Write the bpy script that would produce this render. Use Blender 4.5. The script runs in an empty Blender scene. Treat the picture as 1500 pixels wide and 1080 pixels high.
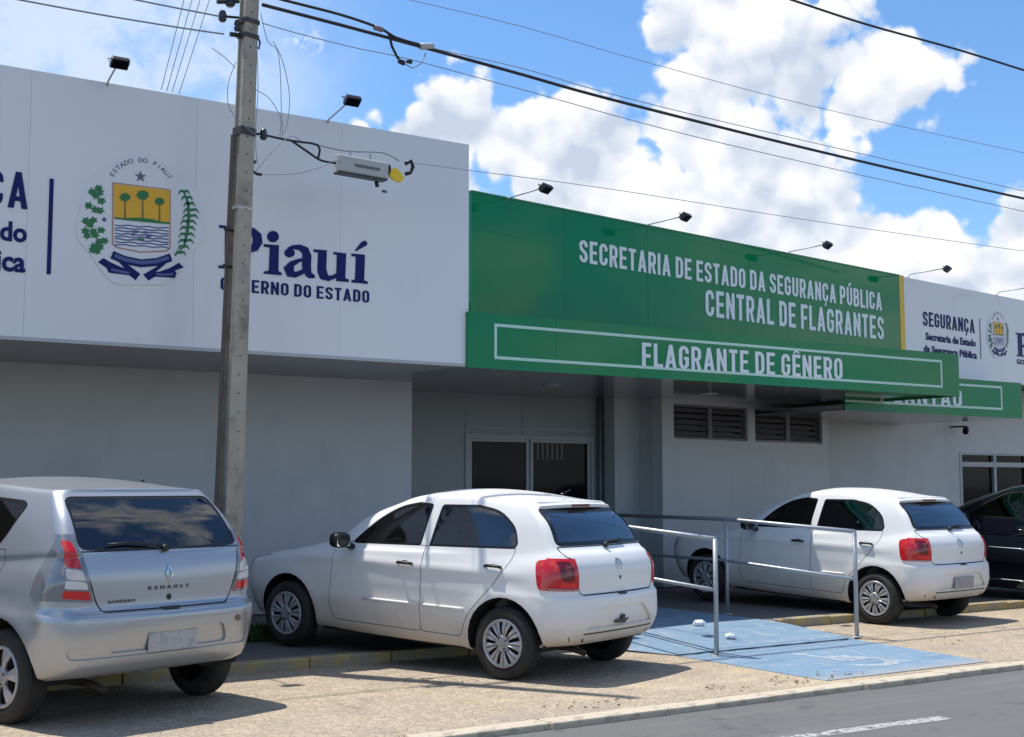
import bpy, bmesh, math, random
from mathutils import Vector, Matrix, Euler
from mathutils.bvhtree import BVHTree
R = math.radians
random.seed(7)
SC = bpy.context.scene
COL = SC.collection

# ---------------------------------------------------------------- camera
# world frame: x runs along the street and the facade, y towards the building, z up
F_PX, H_PX, CAM_H = 1900.0, 712.0, 1.55
PITCH = math.atan((H_PX-540)/F_PX)
CU, CV = 0.832, 0.555           # heading of the camera in the facade frame
cam_d = bpy.data.cameras.new('camera'); cam = bpy.data.objects.new('camera', cam_d); COL.objects.link(cam)
cam_d.sensor_width = 36.0; cam_d.lens = F_PX/1500*36.0; cam_d.clip_end = 3000; cam_d.clip_start = 0.1
cam.location = (0, 0, CAM_H)
cam.rotation_euler = Euler((math.pi/2+PITCH, 0, math.atan2(-CV, CU)), 'XYZ')
SC.camera = cam

def ray(px, py):
    X = (px-750)/F_PX; Y = 1.0; Z = (540-py)/F_PX
    y = Y*math.cos(PITCH)-Z*math.sin(PITCH); z = Y*math.sin(PITCH)+Z*math.cos(PITCH)
    return Vector((CU*X+CV*y, -CV*X+CU*y, z))
class Plane:
    """vertical plane through (ox,oy) running along (dx,dy); s = metres along it"""
    def __init__(s, ox, oy, ang=0.0):
        s.o = Vector((ox, oy, 0)); s.d = Vector((math.cos(ang), math.sin(ang), 0)); s.n = Vector((math.sin(ang), -math.cos(ang), 0)); s.ang = ang
    def sz(s, px, py):
        r = ray(px, py); c = Vector((0, 0, CAM_H)); t = (s.o-c).dot(s.n)/r.dot(s.n); p = c+r*t
        return ((p-s.o).dot(s.d), p.z)
    def at(s, ss, z, off=0.0):
        return s.o+s.d*ss+s.n*off+Vector((0, 0, z))
    def px(s, px, py, off=0.0):
        q = s.sz(px, py); return s.at(q[0], q[1], off)
def ground(px, py, z=0.0):
    r = ray(px, py); t = (z-CAM_H)/r.z; return Vector((0, 0, CAM_H))+r*t

# ---------------------------------------------------------------- sun and sky
SUN_EL = R(69); SUN_DIR = Vector((-0.46, 0.888, 0)).normalized()*math.cos(SUN_EL)+Vector((0, 0, math.sin(SUN_EL)))
sun_d = bpy.data.lights.new('sun', 'SUN'); sun_d.energy = 4.7; sun_d.angle = R(0.53); sun_d.color = (1.0, 0.955, 0.88)
sun = bpy.data.objects.new('sun', sun_d); COL.objects.link(sun); sun.location = (0, 0, 30)
sun.rotation_euler = (-SUN_DIR).to_track_quat('-Z', 'Y').to_euler()
world = bpy.data.worlds.new('World'); SC.world = world; world.use_nodes = True
wt = world.node_tree; wt.nodes.clear()
def N(t, kind, **kw):
    n = t.nodes.new(kind)
    for k, v in kw.items():
        if k.startswith('i_'):
            key = k[2:]; key = int(key) if key.isdigit() else key.replace('_', ' ')
            n.inputs[key].default_value = v
        else: setattr(n, k, v)
    return n
def L(t, a, b): t.links.new(a, b)
def mth(t, op, a, b=None, c=None, clamp=False):
    n = t.nodes.new('ShaderNodeMath'); n.operation = op; n.use_clamp = clamp
    for i, v in enumerate((a, b, c)):
        if v is None: continue
        if hasattr(v, 'links'): t.links.new(v, n.inputs[i])
        else: n.inputs[i].default_value = v
    return n.outputs[0]
def vmth(t, op, a, b=None, scale=None):
    n = t.nodes.new('ShaderNodeVectorMath'); n.operation = op
    for i, v in enumerate((a, b)):
        if v is None: continue
        if hasattr(v, 'links'): t.links.new(v, n.inputs[i])
        else: n.inputs[i].default_value = v
    if scale is not None: n.inputs['Scale'].default_value = scale
    return n.outputs[1] if op in ('DISTANCE', 'DOT_PRODUCT', 'LENGTH') else n.outputs[0]
def mixc(t, fac, a, b):
    n = t.nodes.new('ShaderNodeMix'); n.data_type = 'RGBA'
    for idx, v in ((0, fac), (6, a), (7, b)):
        if hasattr(v, 'links'): t.links.new(v, n.inputs[idx])
        else: n.inputs[idx].default_value = v if idx == 0 else (*v[:3], 1)
    return n.outputs[2]
def ss(t, v, a, b):
    n = t.nodes.new('ShaderNodeMapRange'); n.interpolation_type = 'SMOOTHSTEP'; t.links.new(v, n.inputs[0])
    n.inputs[1].default_value = a; n.inputs[2].default_value = b; return n.outputs[0]

sky = N(wt, 'ShaderNodeTexSky', sky_type='NISHITA', sun_disc=False, sun_elevation=SUN_EL, sun_rotation=math.atan2(SUN_DIR.x, SUN_DIR.y), air_density=1.0, dust_density=0.6, ozone_density=2.2, altitude=100)
SKY_STR = 0.14
hsv = N(wt, 'ShaderNodeHueSaturation', i_Saturation=1.12, i_Value=1.0); L(wt, sky.outputs[0], hsv.inputs['Color'])
gam = N(wt, 'ShaderNodeVectorMath', operation='MULTIPLY'); gam.inputs[1].default_value = (0.86, 1.03, 1.16); L(wt, hsv.outputs[0], gam.inputs[0])
tc = N(wt, 'ShaderNodeTexCoord'); D = tc.outputs['Generated']
def noise(t, vec, scale, detail=6, rough=0.55, col=False, dist=0.0):
    n = t.nodes.new('ShaderNodeTexNoise'); n.inputs['Scale'].default_value = scale; n.inputs['Detail'].default_value = detail
    n.inputs['Roughness'].default_value = rough; n.inputs['Distortion'].default_value = dist; t.links.new(vec, n.inputs['Vector'])
    return n.outputs[1] if col else n.outputs[0]
warp = vmth(wt, 'SCALE', vmth(wt, 'SUBTRACT', noise(wt, D, 9, 4, 0.6, True), (0.5, 0.5, 0.5)), scale=0.07)
DW = vmth(wt, 'ADD', D, warp)
BLOBS = [(690,175,72),(722,118,30),(625,230,66),(765,215,88),(830,280,110),(905,255,72),(1010,40,62),(1085,40,78),(1140,75,78),(1050,120,70),(1170,140,62),
         (1255,140,68),(1320,95,62),(1360,105,34),(965,215,52),(1050,235,92),(940,320,110),(1140,215,72),(1120,330,120),(1205,400,78),(1375,350,46),(1310,400,72),
         (1480,345,38),(1445,410,66),(990,420,120),(1540,330,70),(600,300,90),(540,200,30),(1496,252,12),(1040,-40,60),(1580,-30,60)]
den = None
for (x, y, r) in BLOBS:
    c = ray(x, y).normalized()
    d = vmth(wt, 'DISTANCE', DW, tuple(c))
    f = mth(wt, 'MULTIPLY_ADD', d, -1.0, r/F_PX*0.98)      # >0 inside, radians
    den = f if den is None else mth(wt, 'SMOOTH_MAX', den, f, 0.012)
def puffs(vec, octs=((15, 0.50), (34, 0.30), (75, 0.20))):
    out = None
    for sc, a in octs:
        v = wt.nodes.new('ShaderNodeTexVoronoi'); v.feature = 'F1'; v.inputs['Scale'].default_value = sc; L(wt, vec, v.inputs['Vector'])
        q = mth(wt, 'MULTIPLY', v.outputs['Distance'], -a); out = q if out is None else mth(wt, 'ADD', out, q)
    return mth(wt, 'ADD', out, 1.0)
DP = vmth(wt, 'ADD', D, vmth(wt, 'SCALE', vmth(wt, 'SUBTRACT', noise(wt, D, 30, 5, 0.6, True), (0.5, 0.5, 0.5)), scale=0.018))
n1 = puffs(DP); nf = noise(wt, DP, 60, 6, 0.6)
edge = mth(wt, 'MULTIPLY_ADD', mth(wt, 'SUBTRACT', n1, 0.43), 0.075, mth(wt, 'MULTIPLY_ADD', nf, 0.018, -0.009))
dcl = mth(wt, 'ADD', den, edge)
m_big = ss(wt, dcl, -0.002, 0.010)
# fair weather clouds elsewhere in the sky
g = noise(wt, D, 3.1, 9, 0.6)
# keep the view cone for the blobs: generic clouds fade in away from it
ctr = ray(900, 250).normalized()
away = ss(wt, vmth(wt, 'DISTANCE', D, tuple(ctr)), 0.42, 0.62)
m_gen = mth(wt, 'MULTIPLY', ss(wt, g, 0.51, 0.60), away)
# thin high veil to the left of the pole
cl = ray(150, 60).normalized()
vm = ss(wt, vmth(wt, 'DISTANCE', DW, tuple(cl)), 0.22, 0.05)
veil = mth(wt, 'MULTIPLY', vm, ss(wt, noise(wt, DW, 14, 7, 0.6), 0.26, 0.56))
cs = ray(452, 55).normalized()
puff = mth(wt, 'MULTIPLY', ss(wt, vmth(wt, 'DISTANCE', DW, tuple(cs)), 0.03, 0.004), ss(wt, nf, 0.42, 0.6))
mask = mth(wt, 'MAXIMUM', mth(wt, 'MAXIMUM', m_big, m_gen), mth(wt, 'MAXIMUM', mth(wt, 'MULTIPLY', veil, 0.85), puff))
# relief: difference of the noise towards the sun side (up-left)
up = vmth(wt, 'ADD', DP, tuple(Vector((-0.005, 0.0, 0.010))))
n2 = puffs(up, ((15, 0.50), (34, 0.30)))
n1r = puffs(DP, ((15, 0.50), (34, 0.30))); rel = mth(wt, 'SUBTRACT', n1r, n2)
w1 = noise(wt, DW, 11, 3, 0.5); w2 = noise(wt, vmth(wt, 'ADD', DW, (-0.012, 0, 0.026)), 11, 3, 0.5)
rel2 = mth(wt, 'SUBTRACT', w1, w2)
lit = mth(wt, 'ADD', mth(wt, 'MULTIPLY_ADD', rel, 3.2, 0.62), mth(wt, 'MULTIPLY_ADD', rel2, 3.6, mth(wt, 'MULTIPLY_ADD', nf, 0.5, -0.25)), clamp=True)
ccol = mixc(wt, lit, (3.7, 4.25, 5.2), (6.55, 6.6, 6.7))
veilc = mixc(wt, mth(wt, 'MAXIMUM', m_big, m_gen), (4.6, 5.3, 6.2), ccol)
final = mixc(wt, mask, gam.outputs[0], veilc)
bg = N(wt, 'ShaderNodeBackground', i_Strength=SKY_STR); L(wt, final, bg.inputs[0])
wo = N(wt, 'ShaderNodeOutputWorld'); L(wt, bg.outputs[0], wo.inputs[0])
world.cycles.sampling_method = 'MANUAL'; world.cycles.sample_map_resolution = 512
vs = SC.view_settings; vs.view_transform = 'Standard'; vs.look = 'None'; vs.exposure = 0.2; vs.gamma = 1; vs.use_curve_mapping = False
SC.cycles.max_bounces = 6; SC.cycles.diffuse_bounces = 3; SC.cycles.glossy_bounces = 3; SC.cycles.transparent_max_bounces = 12; SC.cycles.caustics_reflective = False; SC.cycles.caustics_refractive = False

# ---------------------------------------------------------------- materials
MATS = {}
def mat(name, col, rough=0.6, metal=0.0, var=0.0, vscale=4.0, bump=0.0, bscale=40.0, coat=0.0, spec=0.5, stain=None, stain_scale=1.5, stain_amt=0.5, emit=None, estr=0, dark_back=False, zdirt=None, streak=0.0):
    if name in MATS: return MATS[name]
    m = bpy.data.materials.new(name); m.use_nodes = True; t = m.node_tree; b = t.nodes['Principled BSDF']
    out = t.nodes['Material Output']
    o = N(t, 'ShaderNodeTexCoord').outputs['Object']
    c = None
    b.inputs['Base Color'].default_value = (*col, 1)
    if var > 0:
        n = noise(t, o, vscale, 6, 0.6)
        k = mth(t, 'MULTIPLY_ADD', n, 2*var, 1-var)
        vm_ = N(t, 'ShaderNodeVectorMath', operation='SCALE'); vm_.inputs[0].default_value = col; L(t, k, vm_.inputs['Scale']); c = vm_.outputs[0]
    if stain:
        s = ss(t, noise(t, o, stain_scale, 7, 0.65), 0.48, 0.68); s = mth(t, 'MULTIPLY', s, stain_amt)
        c = mixc(t, s, c if c is not None else col, stain)
    if streak > 0:
        mp = N(t, 'ShaderNodeMapping'); L(t, o, mp.inputs[0]); mp.inputs['Scale'].default_value = (7, 7, 0.35)
        s = mth(t, 'MULTIPLY', ss(t, noise(t, mp.outputs[0], 1.0, 5, 0.6), 0.5, 0.8), streak)
        c = mixc(t, s, c if c is not None else col, tuple(v*0.6 for v in col))
    if zdirt:
        (dc, z0, z1, amt) = zdirt
        sx = N(t, 'ShaderNodeSeparateXYZ'); L(t, o, sx.inputs[0])
        zz = mth(t, 'ADD', sx.outputs[2], mth(t, 'MULTIPLY_ADD', noise(t, o, 5, 5, 0.7), 0.3, -0.15))
        s = mth(t, 'MULTIPLY', ss(t, zz, z1, z0), amt)
        c = mixc(t, s, c if c is not None else col, dc)
        b.inputs['Roughness'].default_value = rough
        rr = mth(t, 'MULTIPLY_ADD', s, 0.5, rough); L(t, rr, b.inputs['Roughness'])
        if coat:
            cc = mth(t, 'MULTIPLY_ADD', s, -coat, coat); L(t, cc, b.inputs['Coat Weight'])
    if c is not None: L(t, c, b.inputs['Base Color'])
    b.inputs['Metallic'].default_value = metal
    if not zdirt: b.inputs['Roughness'].default_value = rough
    b.inputs['Specular IOR Level'].default_value = spec
    if coat and not zdirt: b.inputs['Coat Weight'].default_value = coat
    b.inputs['Coat Roughness'].default_value = 0.04
    if bump > 0:
        bp = N(t, 'ShaderNodeBump', i_Strength=bump, i_Distance=0.01); L(t, noise(t, o, bscale, 5, 0.6), bp.inputs['Height']); L(t, bp.outputs[0], b.inputs['Normal'])
    if emit: b.inputs['Emission Color'].default_value = (*emit, 1); b.inputs['Emission Strength'].default_value = estr
    if dark_back:
        gn = N(t, 'ShaderNodeNewGeometry'); df = N(t, 'ShaderNodeBsdfDiffuse'); df.inputs[0].default_value = (0.16, 0.16, 0.16, 1)
        mx = N(t, 'ShaderNodeMixShader'); L(t, gn.outputs['Backfacing'], mx.inputs[0]); L(t, b.outputs[0], mx.inputs[1]); L(t, df.outputs[0], mx.inputs[2]); L(t, mx.outputs[0], out.inputs[0])
    MATS[name] = m; return m
def glass(name, tint, rough=0.0, k0=0.01):
    m = bpy.data.materials.new(name); m.use_nodes = True; t = m.node_tree; t.nodes.clear()
    tr = N(t, 'ShaderNodeBsdfTransparent'); tr.inputs[0].default_value = (*tint, 1)
    gl = N(t, 'ShaderNodeBsdfGlossy'); gl.inputs['Color'].default_value = (1, 1, 1, 1); gl.inputs['Roughness'].default_value = rough
    fr = N(t, 'ShaderNodeFresnel', i_IOR=1.6)
    k = mth(t, 'MULTIPLY_ADD', fr.outputs[0], 1.1, k0, clamp=True)
    mx = N(t, 'ShaderNodeMixShader'); L(t, k, mx.inputs[0]); L(t, tr.outputs[0], mx.inputs[1]); L(t, gl.outputs[0], mx.inputs[2])
    o = N(t, 'ShaderNodeOutputMaterial'); L(t, mx.outputs[0], o.inputs[0]); MATS[name] = m; return m

M_signw = mat('white_panel', (0.76, 0.76, 0.765), 0.22, var=0.03, vscale=0.7, spec=0.5, streak=0.05, bump=0.03, bscale=1.2)
M_green = mat('green_panel', (0.0012, 0.215, 0.075), 0.05, var=0.05, vscale=0.8, spec=0.28, bump=0.10, bscale=1.0)
M_yellow = mat('yellow_strip', (0.75, 0.47, 0.02), 0.35)
M_navy = mat('navy_print', (0.006, 0.013, 0.12), 0.45, spec=0.2)
M_wtext = mat('white_letters', (0.78, 0.82, 0.83), 0.4)
M_wall = mat('painted_wall', (0.56, 0.565, 0.57), 0.42, zdirt=((0.22, 0.19, 0.16), 0.05, 0.75, 0.6), var=0.05, vscale=1.3, bump=0.12, bscale=60, stain=(0.42, 0.43, 0.44), stain_scale=0.8, stain_amt=0.45, streak=0.22)
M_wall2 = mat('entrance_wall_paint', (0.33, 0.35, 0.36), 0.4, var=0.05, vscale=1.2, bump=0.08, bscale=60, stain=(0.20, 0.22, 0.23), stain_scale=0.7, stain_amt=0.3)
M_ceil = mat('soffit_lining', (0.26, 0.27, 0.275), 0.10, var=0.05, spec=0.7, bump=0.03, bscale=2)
M_soffw = mat('soffit_plaster', (0.46, 0.46, 0.46), 0.5, var=0.08, bump=0.1)
M_roof = mat('roof_slab', (0.3, 0.3, 0.29), 0.8, var=0.15)
M_frame = mat('window_frame_paint', (0.40, 0.42, 0.44), 0.35, var=0.04)
M_alu = mat('aluminium', (0.45, 0.46, 0.47), 0.35, metal=0.6)
M_dglass = mat('dark_glass', (0.006, 0.006, 0.009), 0.05, spec=0.13)
M_louv = mat('louvre_grey', (0.16, 0.15, 0.16), 0.45, var=0.1)
M_black = mat('black_plastic', (0.012, 0.012, 0.013), 0.4)
M_blackr = mat('dark_rubber', (0.014, 0.014, 0.015), 0.75, var=0.2, vscale=8, zdirt=None)
M_lamp = mat('lamp_metal', (0.04, 0.04, 0.045), 0.4, metal=0.4)
M_galv = mat('galvanised_steel', (0.40, 0.42, 0.44), 0.5, metal=0.6, var=0.08, vscale=12)
M_pole = mat('pole_concrete', (0.42, 0.37, 0.295), 0.85, var=0.22, vscale=5, bump=0.6, bscale=35, stain=(0.15, 0.13, 0.11), stain_scale=3.0, stain_amt=0.7, streak=0.45)
M_rust = mat('rusty_metal', (0.035, 0.022, 0.016), 0.8, var=0.3, vscale=20)
M_wire = mat('cable_black', (0.014, 0.014, 0.018), 0.55)
M_wireg = mat('cable_grey', (0.24, 0.27, 0.34), 0.6)
M_boxg = mat('splice_box', (0.46, 0.45, 0.43), 0.5, var=0.08, vscale=15)
M_tagy = mat('yellow_tag', (0.85, 0.58, 0.02), 0.5)
M_litter = mat('white_litter', (0.8, 0.8, 0.8), 0.6)
M_grass = mat('grass_blades', (0.045, 0.085, 0.02), 0.7, var=0.3, vscale=9)
M_insul = mat('insulator', (0.03, 0.03, 0.035), 0.25)

def ground_mat(name, kind):
    m = bpy.data.materials.new(name); m.use_nodes = True; t = m.node_tree; b = t.nodes['Principled BSDF']
    o = N(t, 'ShaderNodeTexCoord').outputs['Object']
    b.inputs['Specular IOR Level'].default_value = 0.3
    if kind == 'lot':
        v = N(t, 'ShaderNodeTexVoronoi', i_Scale=17.0); v.inputs['Randomness'].default_value = 0.9; L(t, vmth(t, 'ADD', o, vmth(t, 'SCALE', noise(t, o, 6, 3, .6, True), scale=0.05)), v.inputs['Vector'])
        v2 = N(t, 'ShaderNodeTexVoronoi', feature='DISTANCE_TO_EDGE', i_Scale=17.0); L(t, v.inputs['Vector'].links[0].from_socket, v2.inputs['Vector'])
        sep = N(t, 'ShaderNodeSeparateColor'); L(t, v.outputs['Color'], sep.inputs[0])
        c = mixc(t, sep.outputs[0], (0.39, 0.31, 0.22), (0.50, 0.41, 0.30))
        c = mixc(t, mth(t, 'MULTIPLY', ss(t, sep.outputs[1], 0.72, 0.95), 0.35), c, (0.26, 0.22, 0.19))
        jt = ss(t, v2.outputs['Distance'], 0.10, 0.0)
        c = mixc(t, mth(t, 'MULTIPLY', jt, 0.30), c, (0.27, 0.21, 0.155))
        c = mixc(t, mth(t, 'MULTIPLY', ss(t, noise(t, o, 1.3, 6, .65), 0.48, 0.66), 0.5), c, (0.33, 0.28, 0.23))
        c = mixc(t, mth(t, 'MULTIPLY', ss(t, noise(t, o, 0.7, 4, .6), 0.55, 0.7), 0.5), c, (0.62, 0.49, 0.31))
        f = noise(t, o, 160, 3, .7); c = mixc(t, mth(t, 'MULTIPLY', ss(t, f, 0.5, 0.75), 0.45), c, (0.16, 0.13, 0.11))
        c = mixc(t, mth(t, 'MULTIPLY', ss(t, noise(t, o, 28, 5, .8), 0.52, 0.68), 0.35), c, (0.68, 0.60, 0.48))
        c = mixc(t, mth(t, 'MULTIPLY', ss(t, noise(t, vmth(t, 'ADD', o, (7.3, 2.1, 0)), 2.4, 7, .7), 0.56, 0.66), 0.45), c, (0.20, 0.165, 0.135))
        mpl = N(t, 'ShaderNodeMapping'); mpl.inputs['Scale'].default_value = (0.35, 1.6, 1); L(t, o, mpl.inputs[0])
        c = mixc(t, mth(t, 'MULTIPLY', ss(t, noise(t, mpl.outputs[0], 2.0, 6, .7), 0.52, 0.66), 0.4), c, (0.36, 0.27, 0.19))
        L(t, c, b.inputs['Base Color']); b.inputs['Roughness'].default_value = 0.85
        h = mth(t, 'ADD', ss(t, v2.outputs['Distance'], 0.0, 0.16), mth(t, 'MULTIPLY', f, 0.5))
        bp = N(t, 'ShaderNodeBump', i_Strength=0.7, i_Distance=0.012); L(t, h, bp.inputs['Height']); L(t, bp.outputs[0], b.inputs['Normal'])
    elif kind == 'asphalt':
        f = noise(t, o, 190, 3, .75); c = mixc(t, f, (0.055, 0.056, 0.057), (0.215, 0.212, 0.203))
        c = mixc(t, mth(t, 'MULTIPLY', ss(t, noise(t, o, 0.9, 6, .6), 0.45, 0.7), 0.35), c, (0.11, 0.11, 0.115))
        mp = N(t, 'ShaderNodeMapping'); mp.inputs['Scale'].default_value = (0.12, 2.2, 1); L(t, o, mp.inputs[0])
        c = mixc(t, mth(t, 'MULTIPLY', ss(t, noise(t, mp.outputs[0], 1.6, 5, .6), 0.5, 0.72), 0.35), c, (0.24, 0.235, 0.225))
        c = mixc(t, mth(t, 'MULTIPLY', ss(t, noise(t, vmth(t, 'ADD', o, (3.1, 9.4, 0)), 3.0, 8, .75), 0.55, 0.68), 0.45), c, (0.035, 0.035, 0.037))
        c = mixc(t, mth(t, 'MULTIPLY', ss(t, noise(t, o, 70, 3, .8), 0.60, 0.72), 0.5), c, (0.33, 0.32, 0.30))
        # fine cracks
        v2 = N(t, 'ShaderNodeTexVoronoi', feature='DISTANCE_TO_EDGE', i_Scale=0.55); L(t, vmth(t, 'ADD', o, vmth(t, 'SCALE', noise(t, o, 2.5, 5, .7, True), scale=0.7)), v2.inputs['Vector'])
        c = mixc(t, mth(t, 'MULTIPLY', ss(t, v2.outputs['Distance'], 0.008, 0.001), 0.3), c, (0.04, 0.04, 0.04))
        L(t, c, b.inputs['Base Color']); b.inputs['Roughness'].default_value = 0.8
        bp = N(t, 'ShaderNodeBump', i_Strength=0.6, i_Distance=0.006); L(t, f, bp.inputs['Height']); L(t, bp.outputs[0], b.inputs['Normal'])
    elif kind == 'blue':
        f = noise(t, o, 90, 4, .7); c = mixc(t, noise(t, o, 3, 6, .6), (0.14, 0.235, 0.335), (0.21, 0.305, 0.395))
        mp = N(t, 'ShaderNodeMapping'); mp.inputs['Scale'].default_value = (0.5, 3.0, 1); mp.inputs['Rotation'].default_value = (0, 0, 0.1); L(t, o, mp.inputs[0])
        c = mixc(t, mth(t, 'MULTIPLY', ss(t, noise(t, mp.outputs[0], 2.2, 6, .65), 0.5, 0.72), 0.55), c, (0.07, 0.13, 0.22))
        c = mixc(t, mth(t, 'MULTIPLY', ss(t, noise(t, o, 7, 8, .75), 0.50, 0.68), 0.75), c, (0.36, 0.38, 0.38))
        sx = N(t, 'ShaderNodeSeparateXYZ'); L(t, o, sx.inputs[0])
        wz = mth(t, 'ADD', sx.outputs[1], mth(t, 'MULTIPLY_ADD', noise(t, o, 5, 6, .7), 0.5, -0.25))
        c = mixc(t, mth(t, 'MULTIPLY', ss(t, wz, 7.7, 7.25), 0.7), c, (0.36, 0.33, 0.29))
        L(t, c, b.inputs['Base Color']); b.inputs['Roughness'].default_value = 0.7
        bp = N(t, 'ShaderNodeBump', i_Strength=0.5, i_Distance=0.008); L(t, f, bp.inputs['Height']); L(t, bp.outputs[0], b.inputs['Normal'])
    elif kind == 'conc':
        f = noise(t, o, 60, 6, .75); c = mixc(t, f, (0.10, 0.095, 0.09), (0.20, 0.185, 0.17))
        c = mixc(t, mth(t, 'MULTIPLY', ss(t, noise(t, o, 1.7, 6, .65), 0.45, 0.7), 0.6), c, (0.13, 0.115, 0.10))
        L(t, c, b.inputs['Base Color']); b.inputs['Roughness'].default_value = 0.85
        bp = N(t, 'ShaderNodeBump', i_Strength=0.5, i_Distance=0.008); L(t, f, bp.inputs['Height']); L(t, bp.outputs[0], b.inputs['Normal'])
    elif kind == 'edge':
        f = noise(t, o, 45, 6, .75); c = mixc(t, f, (0.42, 0.36, 0.26), (0.60, 0.53, 0.42))
        c = mixc(t, mth(t, 'MULTIPLY', ss(t, noise(t, o, 6, 7, .7), 0.52, 0.64), 0.75), c, (0.30, 0.25, 0.20))
        L(t, c, b.inputs['Base Color']); b.inputs['Roughness'].default_value = 0.85
        bp = N(t, 'ShaderNodeBump', i_Strength=0.6, i_Distance=0.01); L(t, f, bp.inputs['Height']); L(t, bp.outputs[0], b.inputs['Normal'])
    elif kind == 'kerb':
        c = mixc(t, noise(t, o, 22, 6, .7), (0.20, 0.17, 0.13), (0.38, 0.33, 0.26))
        c = mixc(t, mth(t, 'MULTIPLY', ss(t, noise(t, o, 4.5, 7, .75), 0.46, 0.60), 0.5), c, (0.48, 0.34, 0.07))
        L(t, c, b.inputs['Base Color']); b.inputs['Roughness'].default_value = 0.85
    elif kind in ('wpaint', 'wpaint2', 'ypaint'):
        base = (0.66, 0.66, 0.64) if kind != 'ypaint' else (0.60, 0.45, 0.10)
        b.inputs['Base Color'].default_value = (*base, 1); b.inputs['Roughness'].default_value = 0.8
        lo, hi = (0.40, 0.56) if kind != 'ypaint' else (0.50, 0.66)
        al = ss(t, noise(t, o, 16, 9, .8), lo, hi)
        al = mth(t, 'MULTIPLY', al, {'wpaint': 0.62, 'wpaint2': 0.5, 'ypaint': 0.55}[kind]); L(t, al, b.inputs['Alpha'])
    MATS[name] = m; return m
M_lot = ground_mat('parking_stones', 'lot'); M_asph = ground_mat('asphalt', 'asphalt'); M_blue = ground_mat('blue_floor_paint', 'blue')
M_conc = ground_mat('pavement_concrete', 'conc'); M_edge = ground_mat('edge_concrete', 'edge'); M_kerb = ground_mat('kerb_faded_yellow', 'kerb')
M_wp = ground_mat('worn_white_paint', 'wpaint'); M_yp = ground_mat('worn_yellow_paint', 'ypaint')

def catmull(p0, p1, p2, p3, t):
    return 0.5*((2*p1)+(-p0+p2)*t+(2*p0-5*p1+4*p2-p3)*t*t+(-p0+3*p1-3*p2+p3)*t*t*t)
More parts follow.
